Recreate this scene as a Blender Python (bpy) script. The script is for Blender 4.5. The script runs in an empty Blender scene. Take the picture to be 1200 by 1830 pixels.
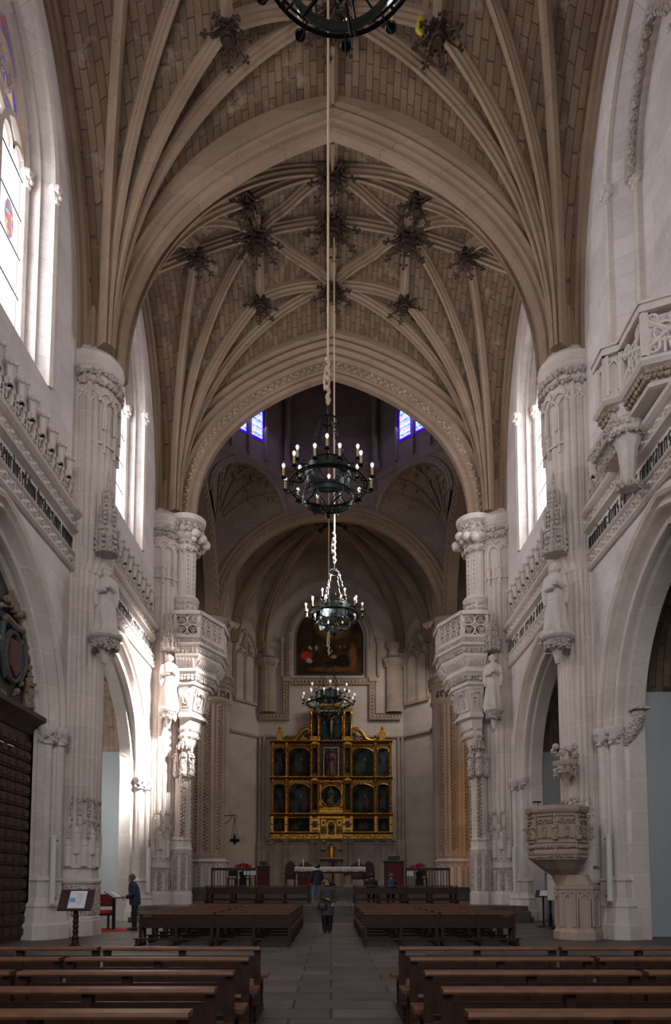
import bpy, bmesh, math, random
from mathutils import Vector, Matrix
R = math.radians
pi = math.pi
random.seed(7)
sc = bpy.context.scene
C = sc.collection
# ---------------------------------------------------------------- camera
cd = bpy.data.cameras.new('camera'); cam = bpy.data.objects.new('camera', cd); C.objects.link(cam)
TILT = 4.5
cam.location = (0, 0, 1.5); cam.rotation_euler = (R(90 + TILT), 0, 0)
cd.sensor_fit = 'VERTICAL'; cd.sensor_height = 36; cd.sensor_width = 36 * 1200 / 1830
cd.lens = 1280 / 1830 * 36
cd.shift_x = 8 / 1830
cd.shift_y = (1577 - 1280 * math.tan(R(TILT)) - 915) / 1830
cd.clip_end = 300
sc.camera = cam
# ---------------------------------------------------------------- exposure
sc.view_settings.view_transform = 'Standard'; sc.view_settings.look = 'None'
sc.view_settings.gamma = 1; sc.view_settings.use_curve_mapping = False
sc.view_settings.exposure = 0.0
# ---------------------------------------------------------------- world
w = bpy.data.worlds.new('overcast'); sc.world = w; w.use_nodes = True
w.node_tree.nodes['Background'].inputs[0].default_value = (.75, .82, 1, 1)
w.node_tree.nodes['Background'].inputs[1].default_value = .5
# ---------------------------------------------------------------- daylight and added fill
def area(name, loc, target, sx, sy, power, col, spread=180):
    l = bpy.data.lights.new(name, 'AREA'); l.shape = 'RECTANGLE'; l.size = sx; l.size_y = sy
    l.energy = power; l.color = col; l.spread = R(spread)
    o = bpy.data.objects.new(name, l); C.objects.link(o); o.location = loc
    o.rotation_euler = (Vector(target) - Vector(loc)).to_track_quat('-Z', 'Y').to_euler()
    return o
DAY = (.93, .95, 1.0)
area('daylight_west_window', (0, -6.5, 14), (0, 20, 9), 9, 11, 1750, DAY)
for s, y, p in ((-1, 16.1, 800), (-1, 25.5, 620), (1, 25.5, 800), (-1, 5, 1100), (1, 5, 1300)):
    area('daylight_side_window', (s * 8.19, y, 17.75), (0, y, 17.75), 2.9, 4.75, p * .62, DAY)
# narrow beam from the right nave window: the bright patch falling on the left pier
area('daylight_bright_window', (8.1, 24.4, 18.6), (-7.5, 27.4, 7.4), 1.0, 1.8, 3600, (1, .98, .97), 19)
for s in (-1, 1):
    area('daylight_drum_window', (s * 4.2, 41.6, 30.5), (0, 36, 22), 1.6, 2.4, 55, (.45, .4, 1))
area('apse_fill', (6.0, 47.5, 17), (-2, 50, 9), 1.6, 4, 330, (1, .95, .9))  # fill lamp added to lift the apse; no window is built here
area('transept_fill', (-11.8, 37.5, 14), (0, 37, 8), 3, 5, 420, (1, .96, .92))  # fill lamp added to brighten the crossing, without a window behind it
area('transept_fill', (11.8, 37.5, 14), (0, 37, 8), 3, 5, 260, (1, .96, .92))  # weaker added fill from the opposite transept
area('warm_transept_lamp', (10.6, 35.5, 5.5), (8.5, 40.5, 6), .5, .5, 120, (1, .55, .22))
for s, yy, p in ((1, 15.7, 28), (1, 24.9, 26), (-1, 24.9, 20)):
    area('daylight_chapel', (s * 9.6, yy, 8.2), (s * 10.8, yy, 2.5), 1.4, 1.4, p * .45, (.92, .95, 1))

# ---------------------------------------------------------------- materials
def nt(name):
    m = bpy.data.materials.new(name); m.use_nodes = True
    t = m.node_tree; b = t.nodes['Principled BSDF']
    return m, t, b
def N(t, typ, **kw):
    n = t.nodes.new(typ)
    for k, v in kw.items(): setattr(n, k, v)
    return n
def ramp(t, fac, stops):
    r = N(t, 'ShaderNodeValToRGB'); e = r.color_ramp.elements
    while len(e) < len(stops): e.new(.5)
    for i, (p, c) in enumerate(stops):
        e[i].position = p; e[i].color = (*c, 1) if len(c) == 3 else c
    t.links.new(fac, r.inputs[0]); return r
def mixc(t, typ, fac, a, b):
    n = N(t, 'ShaderNodeMix', data_type='RGBA', blend_type=typ)
    for i, v in ((0, fac), (6, a), (7, b)):
        if hasattr(v, 'links'): t.links.new(v, n.inputs[i])
        elif isinstance(v, (int, float)): n.inputs[i].default_value = v
        else: n.inputs[i].default_value = (*v, 1)
    return n.outputs[2]
def mat(name, col, rough=.6, metal=0, nscale=6, nvar=.15, bump=0, emis=None, es=0, spec=.5, col2=None):
    m, t, b = nt(name)
    tc = N(t, 'ShaderNodeTexCoord'); no = N(t, 'ShaderNodeTexNoise'); no.inputs['Scale'].default_value = nscale
    no.inputs['Detail'].default_value = 4
    t.links.new(tc.outputs['Object'], no.inputs['Vector'])
    c2 = col2 or tuple(min(1, c * (1 + nvar)) for c in col); c1 = tuple(c * (1 - nvar) for c in col) if not col2 else col
    r = ramp(t, no.outputs[0], [(.3, c1), (.7, c2)])
    t.links.new(r.outputs[0], b.inputs['Base Color'])
    b.inputs['Roughness'].default_value = rough; b.inputs['Metallic'].default_value = metal
    b.inputs['Specular IOR Level'].default_value = spec
    if bump:
        bp = N(t, 'ShaderNodeBump'); bp.inputs['Strength'].default_value = bump; bp.inputs['Distance'].default_value = .03
        t.links.new(no.outputs[0], bp.inputs['Height']); t.links.new(bp.outputs[0], b.inputs['Normal'])
    if emis:
        b.inputs['Emission Color'].default_value = (*emis, 1); b.inputs['Emission Strength'].default_value = es
    return m
def stone(name, base, axes='yz', bw=1.1, bh=.45, joint=.35, var=.12, bump=.35, rot=0, patch=None, carved=0):
    """limestone ashlar: courses on the two named world axes, stains from noise"""
    m, t, b = nt(name)
    g = N(t, 'ShaderNodeNewGeometry'); sp = N(t, 'ShaderNodeSeparateXYZ'); t.links.new(g.outputs['Position'], sp.inputs[0])
    cb = N(t, 'ShaderNodeCombineXYZ')
    if axes == 'cyl':
        ad = N(t, 'ShaderNodeMath', operation='ADD'); t.links.new(sp.outputs[0], ad.inputs[0]); t.links.new(sp.outputs[1], ad.inputs[1])
        t.links.new(ad.outputs[0], cb.inputs[0]); t.links.new(sp.outputs[2], cb.inputs[1])
    else:
        for i, a in enumerate(axes): t.links.new(sp.outputs['xyz'.index(a)], cb.inputs[i])
    mp = N(t, 'ShaderNodeMapping'); mp.inputs['Rotation'].default_value = (0, 0, rot); t.links.new(cb.outputs[0], mp.inputs[0])
    # slight wobble
    n1 = N(t, 'ShaderNodeTexNoise'); n1.inputs['Scale'].default_value = .35; n1.inputs['Detail'].default_value = 6; n1.inputs['Roughness'].default_value = .65
    n2 = N(t, 'ShaderNodeTexNoise'); n2.inputs['Scale'].default_value = 9; n2.inputs['Detail'].default_value = 6
    t.links.new(g.outputs['Position'], n1.inputs[0]); t.links.new(g.outputs['Position'], n2.inputs[0])
    br = N(t, 'ShaderNodeTexBrick'); br.offset = .5
    br.inputs['Scale'].default_value = 1; br.inputs['Brick Width'].default_value = bw; br.inputs['Row Height'].default_value = bh
    br.inputs['Mortar Size'].default_value = .012; br.inputs['Mortar Smooth'].default_value = .3; br.inputs['Bias'].default_value = 0
    lo = tuple(c * (1 - var) for c in base); hi = tuple(min(1, c * (1 + var)) for c in base)
    br.inputs['Color1'].default_value = (*lo, 1); br.inputs['Color2'].default_value = (*hi, 1)
    br.inputs['Mortar'].default_value = (*[c * (1 - joint) for c in base], 1)
    t.links.new(mp.outputs[0], br.inputs['Vector'])
    r1 = ramp(t, n1.outputs[0], [(.3, (.72, .69, .66)), (.55, (1, 1, 1)), (.75, (1.0, .97, .93))])
    c = mixc(t, 'MULTIPLY', .8, br.outputs[0], r1.outputs[0])
    r2 = ramp(t, n2.outputs[0], [(.3, (.86, .85, .84)), (.7, (1, 1, 1))])
    c = mixc(t, 'MULTIPLY', .6, c, r2.outputs[0])
    if patch:
        n3 = N(t, 'ShaderNodeTexNoise'); n3.inputs['Scale'].default_value = 1.6; n3.inputs['Detail'].default_value = 8; n3.inputs['Roughness'].default_value = .7
        t.links.new(g.outputs['Position'], n3.inputs[0])
        r3 = ramp(t, n3.outputs[0], [(.56, (0, 0, 0)), (.68, (1, 1, 1))])
        c = mixc(t, 'MIX', r3.outputs[0], c, patch)
    t.links.new(c, b.inputs['Base Color'])
    b.inputs['Roughness'].default_value = .85; b.inputs['Specular IOR Level'].default_value = .25
    bp = N(t, 'ShaderNodeBump'); bp.inputs['Strength'].default_value = bump; bp.inputs['Distance'].default_value = .02
    mx = N(t, 'ShaderNodeMath', operation='MULTIPLY_ADD'); t.links.new(n2.outputs[0], mx.inputs[0]); mx.inputs[1].default_value = .7
    t.links.new(br.outputs['Fac'], mx.inputs[2])
    inv = N(t, 'ShaderNodeMath', operation='SUBTRACT'); inv.inputs[0].default_value = 1; t.links.new(mx.outputs[0], inv.inputs[1])
    if carved:
        vo = N(t, 'ShaderNodeTexVoronoi'); vo.inputs['Scale'].default_value = carved * 1.3; t.links.new(g.outputs['Position'], vo.inputs[0])
        bp2 = N(t, 'ShaderNodeBump'); bp2.inputs['Strength'].default_value = 1; bp2.inputs['Distance'].default_value = .06
        bp2.invert = True
        t.links.new(vo.outputs['Distance'], bp2.inputs['Height']); t.links.new(bp2.outputs[0], bp.inputs['Normal'])
    t.links.new(inv.outputs[0], bp.inputs['Height']); t.links.new(bp.outputs[0], b.inputs['Normal'])
    return m
PALE = (.78, .715, .695)
M = {}
M['wall'] = stone('pale ashlar wall', PALE, 'yz', 1.3, .55, .16, .07)
M['wallx'] = stone('pale ashlar wall facing nave', PALE, 'xz', 1.3, .55, .18, .07)
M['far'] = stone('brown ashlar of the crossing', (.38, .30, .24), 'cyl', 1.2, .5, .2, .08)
M['pier'] = stone('shaft limestone', (.70, .615, .555), 'cyl', 9, .85, -.18, .05)
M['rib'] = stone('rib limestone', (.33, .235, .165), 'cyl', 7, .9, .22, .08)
M['brownstone'] = stone('brown limestone', (.47, .365, .30), 'cyl', 4, 1.2, .14, .06)
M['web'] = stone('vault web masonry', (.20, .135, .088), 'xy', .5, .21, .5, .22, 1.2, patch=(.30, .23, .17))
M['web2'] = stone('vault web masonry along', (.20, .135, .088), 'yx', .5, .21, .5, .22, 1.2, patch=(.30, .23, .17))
M['carved'] = stone('carved limestone', (.60, .52, .47), 'cyl', 5, 2, .1, .05, .3, carved=9)
M['plain'] = stone('smooth carved limestone', (.71, .63, .58), 'cyl', 4, 1.6, .12, .05, .2)
M['warmcarved'] = stone('warm carved limestone', (.44, .34, .26), 'cyl', 5, 2, .1, .05, .3, carved=9)
M['boss'] = mat('dark gilded boss', (.040, .019, .010), .6, .2, 12, .5)
M['plaster'] = mat('grey painted plaster', (.46, .49, .50), .8, 0, .6, .06)
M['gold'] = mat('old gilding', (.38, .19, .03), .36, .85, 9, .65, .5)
M['golddark'] = mat('dark gilding', (.23, .12, .03), .5, .7, 14, .4, .4)  # darker gold tone for the backing board and small figures
M['navy'] = mat('blue painted board', (.012, .02, .05), .6)
M['wood'] = mat('dark walnut pew', (.027, .010, .006), .5, 0, 9, .35, .05, spec=.3)
M['woodtop'] = mat('worn orange brown rail', (.115, .046, .019), .5, 0, 7, .3, .05, spec=.3)
M['doorwood'] = mat('old dark door wood', (.055, .022, .013), .6, 0, 9, .35, .1)
M['iron'] = mat('black wrought iron', (.012, .014, .014), .35, .7, 10, .2)
M['ironplate'] = mat('grey green iron plate', (.03, .042, .04), .35, .8, 10, .2)
M['black'] = mat('black', (.006, .006, .007), .5)
M['ink'] = mat('black painted lettering', (.02, .018, .018), .8)
M['rope'] = mat('hemp rope', (.60, .45, .31), .9, 0, 60, .3, .4)
M['candle'] = mat('yellowed candle tube', (.50, .33, .14), .6, 0, 20, .2)
M['bulb'] = mat('pearl bulb with added glow', (.9, .9, .9), .3, 0, 5, .02, 0, (1, .97, .95), .55)  # emission put in to keep the bulbs bright, for daylight they reflect
M['white'] = mat('white enamel', (.68, .66, .62), .5, 0, 3, .03)
M['cloth'] = mat('white altar linen', (.72, .72, .74), .8, 0, 9, .06, .2)
M['red'] = mat('red velvet', (.11, .005, .007), .8, 0, 20, .2)
M['redrug'] = mat('red rug felt', (.46, .010, .012), .9, 0, 20, .15)
M['paper'] = mat('printed paper', (.80, .82, .86), .7, 0, 8, .02)
M['bluepaper'] = mat('blue print', (.18, .42, .72), .7)
M['signwood'] = mat('purple brown board', (.060, .032, .036), .4)
M['grille'] = mat('black iron railing', (.008, .008, .008), .5)
M['skin'] = mat('skin', (.45, .24, .16), .5, 0, 12, .08)
M['greycoat'] = mat('grey wool coat', (.055, .052, .050), .9, 0, 30, .25)
M['blackcloth'] = mat('black cloth', (.010, .010, .013), .85, 0, 30, .2)
M['navycloth'] = mat('navy padded jacket', (.018, .024, .060), .7, 0, 20, .2)
M['jeans'] = mat('blue denim', (.07, .13, .22), .85, 0, 40, .25)
M['hair'] = mat('dark brown hair', (.022, .012, .009), .5, 0, 40, .3)
M['hairgrey'] = mat('grey brown hair', (.10, .075, .06), .6, 0, 40, .3)
M['boot'] = mat('tan suede boot', (.26, .12, .05), .8)
M['yellow'] = mat('yellow cloth', (.50, .40, .02), .7)
M['fleece'] = mat('white fleece lining', (.7, .68, .66), .9)
M['brass'] = mat('gilt brass tabernacle', (.55, .30, .06), .3, .9, 20, .25)
M['poinsettia'] = mat('red flower petals', (.35, .01, .012), .7, 0, 30, .3)
M['shieldred'] = mat('red heraldic paint', (.11, .035, .028), .7)
M['relief'] = mat('dark painted relief', (.050, .045, .045), .7, 0, 5, .5, .3)
M['reliefgold'] = mat('tarnished relief ornament', (.20, .145, .105), .6, .1, 12, .4, .4)
M['reliefgrey'] = mat('grey green relief ornament', (.06, .068, .066), .7, 0, 12, .4, .4)

def floor_mat():
    m, t, b = nt('worn grey floor slabs')
    g = N(t, 'ShaderNodeNewGeometry')
    br = N(t, 'ShaderNodeTexBrick'); br.offset = .37
    for k, v in (('Scale', 1), ('Brick Width', 1.25), ('Row Height', .62), ('Mortar Size', .018)): br.inputs[k].default_value = v
    br.inputs['Color1'].default_value = (.070, .060, .055, 1); br.inputs['Color2'].default_value = (.125, .108, .098, 1)
    br.inputs['Mortar'].default_value = (.02, .016, .014, 1)
    t.links.new(g.outputs['Position'], br.inputs['Vector'])
    n = N(t, 'ShaderNodeTexNoise'); n.inputs['Scale'].default_value = 1.3; n.inputs['Detail'].default_value = 7
    t.links.new(g.outputs['Position'], n.inputs[0])
    r = ramp(t, n.outputs[0], [(.3, (.55, .54, .54)), (.7, (1.15, 1.1, 1.06))])
    c = mixc(t, 'MULTIPLY', 1.0, br.outputs[0], r.outputs[0]); t.links.new(c, b.inputs['Base Color'])
    b.inputs['Roughness'].default_value = .55
    bp = N(t, 'ShaderNodeBump'); bp.inputs['Strength'].default_value = .5; bp.inputs['Distance'].default_value = .012
    iv = N(t, 'ShaderNodeMath', operation='SUBTRACT'); iv.inputs[0].default_value = 1; t.links.new(br.outputs['Fac'], iv.inputs[1])
    t.links.new(iv.outputs[0], bp.inputs['Height']); t.links.new(bp.outputs[0], b.inputs['Normal'])
    return m
M['floor'] = floor_mat()
def painting(name, bg1, bg2, blobs, nscale=1.2):
    """loose oil painting: noise ground plus soft coloured figures (x, z, rx, rz, colour) in metres"""
    m, t, b = nt(name)
    tc = N(t, 'ShaderNodeTexCoord'); no = N(t, 'ShaderNodeTexNoise'); no.inputs['Scale'].default_value = nscale; no.inputs['Detail'].default_value = 5
    t.links.new(tc.outputs['Object'], no.inputs[0])
    c = ramp(t, no.outputs[0], [(.38, bg1), (.66, bg2)]).outputs[0]
    wn = N(t, 'ShaderNodeTexNoise'); wn.inputs['Scale'].default_value = 3.5; wn.inputs['Detail'].default_value = 3
    t.links.new(tc.outputs['Object'], wn.inputs[0])
    ws = N(t, 'ShaderNodeVectorMath', operation='MULTIPLY_ADD'); ws.inputs[1].default_value = (.35, .35, .35)
    t.links.new(wn.outputs['Color'], ws.inputs[0]); t.links.new(tc.outputs['Object'], ws.inputs[2])
    for (x, z, rx, rz, col) in blobs:
        mp = N(t, 'ShaderNodeMapping', vector_type='POINT')
        mp.inputs['Scale'].default_value = (1 / rx, 0, 1 / rz); mp.inputs['Location'].default_value = (-(x + .17) / rx, 0, -(z + .17) / rz)
        t.links.new(ws.outputs[0], mp.inputs[0])
        gr = N(t, 'ShaderNodeVectorMath', operation='LENGTH'); t.links.new(mp.outputs[0], gr.inputs[0])
        f = ramp(t, gr.outputs['Value'], [(.55, (1, 1, 1)), (1.0, (0, 0, 0))])
        c = mixc(t, 'MIX', f.outputs[0], c, col)
    t.links.new(c, b.inputs['Base Color']); b.inputs['Roughness'].default_value = .85; b.inputs['Specular IOR Level'].default_value = .08
    return m
def glassmat(name, cols, strength, scale=3, ):
    m, t, b = nt(name)
    tc = N(t, 'ShaderNodeTexCoord'); vo = N(t, 'ShaderNodeTexVoronoi'); vo.inputs['Scale'].default_value = scale
    t.links.new(tc.outputs['Object'], vo.inputs[0])
    sp = N(t, 'ShaderNodeSeparateColor'); t.links.new(vo.outputs['Color'], sp.inputs[0])
    r = ramp(t, sp.outputs[0], cols); r.color_ramp.interpolation = 'CONSTANT'
    b.inputs['Base Color'].default_value = (.3, .3, .3, 1)
    t.links.new(r.outputs[0], b.inputs['Emission Color']); b.inputs['Emission Strength'].default_value = strength
    return m
M['clearglass'] = glassmat('daylit white glass', [(0, (.95, .96, 1)), (.5, (1, 1, 1)), (.8, (.97, .95, 1))], 1.5, 2)
M['stained'] = glassmat('daylit stained glass', [(0, (.02, .03, .5)), (.3, (.8, .45, .02)), (.5, (.02, .05, .6)), (.75, (.35, .02, .05)), (.9, (.8, .7, .6))], .6, 2.2)
M['reddish'] = glassmat('daylit red glass', [(0, (.5, .06, .05)), (.4, (.7, .3, .15)), (.7, (.4, .1, .3))], .5, 2.2)
M['medallion'] = glassmat('medallion glass', [(0, (.7, .1, .2)), (.3, (.8, .7, .3)), (.5, (.1, .3, .6)), (.7, (.8, .3, .4)), (.9, (.2, .5, .3))], .8, 9)
def drumglass():
    m, t, b = nt('blue lit drum glass')
    tc = N(t, 'ShaderNodeTexCoord'); sp = N(t, 'ShaderNodeSeparateXYZ'); t.links.new(tc.outputs['Object'], sp.inputs[0])
    no = N(t, 'ShaderNodeTexNoise'); no.inputs['Scale'].default_value = 9; t.links.new(tc.outputs['Object'], no.inputs[0])
    ma = N(t, 'ShaderNodeMath', operation='MULTIPLY_ADD'); ma.inputs[1].default_value = 2.2
    t.links.new(sp.outputs[2], ma.inputs[0]); t.links.new(no.outputs[0], ma.inputs[2])
    fr = N(t, 'ShaderNodeMath', operation='FRACT'); t.links.new(ma.outputs[0], fr.inputs[0])
    r = ramp(t, fr.outputs[0], [(0, (.03, .06, 1)), (.2, (.1, .65, 1)), (.38, (.75, .7, 1)), (.6, (1, .85, 1)), (.75, (.45, .12, .8)), (.85, (.95, .85, 1))])
    t.links.new(r.outputs[0], b.inputs['Emission Color']); b.inputs['Emission Strength'].default_value = 1.25
    b.inputs['Base Color'].default_value = (.1, .1, .3, 1)
    return m
M['drumglass'] = drumglass()
M['drumborder'] = mat('blue border glass', (.02, .01, .3), .4, 0, 3, .05, 0, (.03, .0, .9), 1.0)

# ---------------------------------------------------------------- mesh builder
class MB:
    def __init__(s): s.v = []; s.f = []
    def add(s, vs, fs):
        o = len(s.v); s.v += [tuple(p) for p in vs]; s.f += [tuple(i + o for i in f) for f in fs]; return s
    def box(s, x0, y0, z0, x1, y1, z1):
        return s.add([(x0, y0, z0), (x1, y0, z0), (x1, y1, z0), (x0, y1, z0), (x0, y0, z1), (x1, y0, z1), (x1, y1, z1), (x0, y1, z1)],
                     [(0, 3, 2, 1), (4, 5, 6, 7), (0, 1, 5, 4), (1, 2, 6, 5), (2, 3, 7, 6), (3, 0, 4, 7)])
    def cbox(s, c, d, rz=0, M4=None):
        x, y, z = (k / 2 for k in d); a = []
        for (i, j, k) in ((-1, -1, -1), (1, -1, -1), (1, 1, -1), (-1, 1, -1), (-1, -1, 1), (1, -1, 1), (1, 1, 1), (-1, 1, 1)):
            p = Vector((i * x, j * y, k * z))
            if M4: p = M4 @ p
            if rz: p = Matrix.Rotation(rz, 3, 'Z') @ p
            a.append(tuple(p + Vector(c)))
        return s.add(a, [(0, 3, 2, 1), (4, 5, 6, 7), (0, 1, 5, 4), (1, 2, 6, 5), (2, 3, 7, 6), (3, 0, 4, 7)])
    def loft(s, rings, closed=True, cap=True):
        n = len(rings[0]); vs = [p for r in rings for p in r]; fs = []
        for i in range(len(rings) - 1):
            for j in range(n if closed else n - 1):
                k = (j + 1) % n
                fs.append((i * n + j, i * n + k, (i + 1) * n + k, (i + 1) * n + j))
        if cap and closed and rings[0] != rings[-1]:
            fs.append(tuple(range(n - 1, -1, -1))); fs.append(tuple(range((len(rings) - 1) * n, len(rings) * n)))
        return s.add(vs, fs)
    def lathe(s, prof, c=(0, 0, 0), n=20, sy=1, a0=0, a1=2 * pi):
        full = abs(a1 - a0 - 2 * pi) < 1e-6
        m = n if full else n + 1
        rings = [[(c[0] + r * math.cos(a0 + (a1 - a0) * j / n), c[1] + sy * r * math.sin(a0 + (a1 - a0) * j / n), c[2] + z) for j in range(m)] for r, z in prof]
        return s.loft(rings, full, full)
    def tube(s, pts, r, n=6, closed=False):
        P = [Vector(p) for p in pts]; L = len(P); rings = []; prev = None
        for i, p in enumerate(P):
            if closed: d = P[(i + 1) % L] - P[i - 1]
            else: d = P[min(i + 1, L - 1)] - P[max(i - 1, 0)]
            d.normalize()
            if prev is None:
                u = d.orthogonal().normalized()
            else:
                u = (prev - d * prev.dot(d)); u = u.normalized() if u.length > 1e-6 else d.orthogonal().normalized()
            prev = u; v = d.cross(u); rr = r[i] if isinstance(r, (list, tuple)) else r
            rings.append([tuple(p + u * math.cos(2 * pi * k / n) * rr + v * math.sin(2 * pi * k / n) * rr) for k in range(n)])
        if closed: rings.append(rings[0]); return s.loft(rings, True, False)
        return s.loft(rings)
    def ball(s, c, r, n=8, m=5, sz=1, sx=1, sy=1):
        pr = [(max(1e-4, r * math.sin(pi * i / m)), -r * math.cos(pi * i / m) * sz) for i in range(m + 1)]
        rings = [[(c[0] + sx * q * math.cos(2 * pi * j / n), c[1] + sy * q * math.sin(2 * pi * j / n), c[2] + z) for j in range(n)] for q, z in pr]
        return s.loft(rings)
    def torus(s, c, Rr, r, n=32, k=6, sz=1):
        return s.tube([(c[0] + Rr * math.cos(2 * pi * i / n), c[1] + Rr * math.sin(2 * pi * i / n), c[2]) for i in range(n)], r, k, True)
    def prism(s, poly, fmap, d0, d1):
        """2-D polygon extruded: fmap(a, b, d) -> xyz"""
        n = len(poly)
        return s.add([fmap(a, b, d0) for a, b in poly] + [fmap(a, b, d1) for a, b in poly],
                     [tuple(range(n - 1, -1, -1)), tuple(range(n, 2 * n))] + [(i, (i + 1) % n, n + (i + 1) % n, n + i) for i in range(n)])
    def grid(s, nu, nv, fn):
        return s.add([fn(i / nu, j / nv) for i in range(nu + 1) for j in range(nv + 1)],
                     [(i * (nv + 1) + j, (i + 1) * (nv + 1) + j, (i + 1) * (nv + 1) + j + 1, i * (nv + 1) + j + 1) for i in range(nu) for j in range(nv)])
    def build(s, name, m, parent=None, smooth=False, w=True):
        me = bpy.data.meshes.new(name)
        vs = s.v
        if parent is not None and w:
            o = parent; off = Vector((0, 0, 0))
            while o: off += o.location; o = o.parent
            vs = [(a - off.x, b - off.y, c - off.z) for a, b, c in vs]
        me.from_pydata(vs, [], s.f); me.update()
        bm = bmesh.new(); bm.from_mesh(me); bmesh.ops.recalc_face_normals(bm, faces=bm.faces); bm.to_mesh(me); bm.free()
        me.materials.append(M[m] if isinstance(m, str) else m)
        if smooth:
            me.polygons.foreach_set('use_smooth', [True] * len(me.polygons))
            try: me.set_sharp_from_angle(angle=R(40))
            except Exception: pass
        o = bpy.data.objects.new(name, me); C.objects.link(o)
        if parent is not None: o.parent = parent
        return o
def tag(o, label=None, cat=None, group=None, kind=None):
    if label: o['label'] = label
    if cat: o['category'] = cat
    if group: o['group'] = group
    if kind: o['kind'] = kind
    return o
def thing(name, loc, label=None, cat=None, group=None, rz=0, kind=None):
    o = bpy.data.objects.new(name, None); C.objects.link(o); o.location = loc; o.rotation_euler = (0, 0, rz)
    o.empty_display_size = .1
    return tag(o, label, cat, group, kind)
def struct(o): o['kind'] = 'structure'; return o
def clone(o, parent=None):
    c = o.copy(); C.objects.link(c)
    if parent is not None: c.parent = parent
    for ch in [x for x in C.objects if x.parent == o]: clone(ch, c)
    return c
def place(o, loc, rz=None, label=None, group=None):
    o.location = loc
    if rz is not None: o.rotation_euler = (0, 0, rz)
    if label: o['label'] = label
    if group: o['group'] = group
    return o
# ---- curves
def arch(cy, hw, zs, rise, n=14, z0=None):
    """pointed arch outline from left foot to right foot, (y, z)"""
    c = (rise * rise - hw * hw) / (2 * hw); Rr = hw + c
    tm = math.atan2(rise, c) if c > 1e-6 else pi / 2
    if c < 0: tm = pi / 2 + math.atan2(-c, rise)
    L = [(cy + c - Rr * math.cos(tm * i / n), zs + Rr * math.sin(tm * i / n)) for i in range(n + 1)]
    Rt = [(2 * cy - a, b) for a, b in L[:-1]][::-1]
    P = L + Rt
    if z0 is not None: P = [(cy - hw, z0)] + P + [(cy + hw, z0)]
    return P
def sweep2(mb, P, prof, fmap, closed=False):
    """sweep a profile (out, depth) along a 2-D path; fmap(a, b, depth) -> xyz; mitred"""
    n = len(P); rings = []
    for i in range(n):
        a = P[i - 1] if (i or closed) else None; b = P[(i + 1) % n] if (i < n - 1 or closed) else None
        ns = []
        for q0, q1 in ((a, P[i]), (P[i], b)):
            if q0 and q1:
                dx, dz = q1[0] - q0[0], q1[1] - q0[1]; l = math.hypot(dx, dz) or 1
                ns.append((-dz / l, dx / l))
        nx = sum(k[0] for k in ns); nz = sum(k[1] for k in ns); l = math.hypot(nx, nz) or 1; nx /= l; nz /= l
        sc_ = 1 / max(.35, nx * ns[0][0] + nz * ns[0][1])
        rings.append([fmap(P[i][0] + nx * u * sc_, P[i][1] + nz * u * sc_, d) for u, d in prof])
    if closed: rings.append(rings[0])
    mb.loft(rings, True, not closed)
def sweep3(mb, P, prof):
    """sweep profile (side, down) along a 3-D rib path"""
    P = [Vector(p) for p in P]; rings = []
    for i, p in enumerate(P):
        d = (P[min(i + 1, len(P) - 1)] - P[max(i - 1, 0)]).normalized()
        h = Vector((P[-1].x - P[0].x, P[-1].y - P[0].y, 0)).normalized()
        side = Vector((-h.y, h.x, 0)); dn = d.cross(side).normalized()
        if dn.z > 0: dn = -dn
        rings.append([tuple(p + side * u + dn * v) for u, v in prof])
    mb.loft(rings)
def vine(u, v, per=.5):
    """carved running foliage: relief height at distance u along, v in 0..1 across"""
    k = u / per; c = .5 + .27 * math.sin(2 * pi * k)
    h = max(0, 1 - abs(v - c) / .12) * .6
    for q in (0, 1):
        cu = (math.floor(k - .25 - q * .5 + .5) + .25 + q * .5); cv = .68 if q else .32
        cv = .30 if q == 0 else .70
        du = (k - cu) * per / .5; dv = (v - cv) * .7
        r = math.hypot(du * 1.6, dv * 1.6); a = math.atan2(dv, du)
        h = max(h, max(0, 1 - r / (.33 + .09 * math.cos(5 * a))) ** .5 * (.75 + .25 * math.cos(5 * a)))
    return h
# ---- blackletter writing, broad-nib strokes
GL = {'i': [(0, 0, 1)], 'n': [(0, 0, 1), (1, 0, 1), 'a01'], 'm': [(0, 0, 1), (1, 0, 1), (2, 0, 1), 'a01', 'a12'], 'u': [(0, 0, 1), (1, 0, 1), 'b01'],
      'l': [(0, 0, 1.5)], 'o': [(0, 0, 1), (1, 0, 1), 'a01', 'b01'], 'a': [(0, 0, .55), (1, 0, 1), 'a01', 'b01', 'c01'], 'e': [(0, 0, 1), (1, .5, 1), 'a01', 'b01'],
      'd': [(0, 0, 1), (1, 0, 1.1), 't01', 'b01'], 'b': [(0, 0, 1.5), (1, 0, 1), 'a01', 'b01'], 'h': [(0, 0, 1.5), (1, -.2, 1), 'a01'], 'g': [(0, 0, 1), (1, -.4, 1), 'a01', 'b01'],
      's': [(0, .45, 1), (1, 0, .55), 'a01', 'b01', 'c01'], 'r': [(0, 0, 1), 'r0'], 't': [(0, 0, 1.2), 'a01', 'b01'], 'c': [(0, 0, 1), 'a01', 'b01'], 'q': [(0, 0, 1), (1, -.5, 1), 'a01', 'b01'],
      'p': [(0, -.5, 1), (1, 0, 1), 'a01', 'b01'], 'f': [(0, 0, 1.4), 'a01', 'c01'], 'v': [(0, 0, 1.2), (1, 0, 1), 'b01'], 'x': [(0, 0, 1), 'r0', 'b01', 'c01'], ' ': [], ':': ['d0']}
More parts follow.
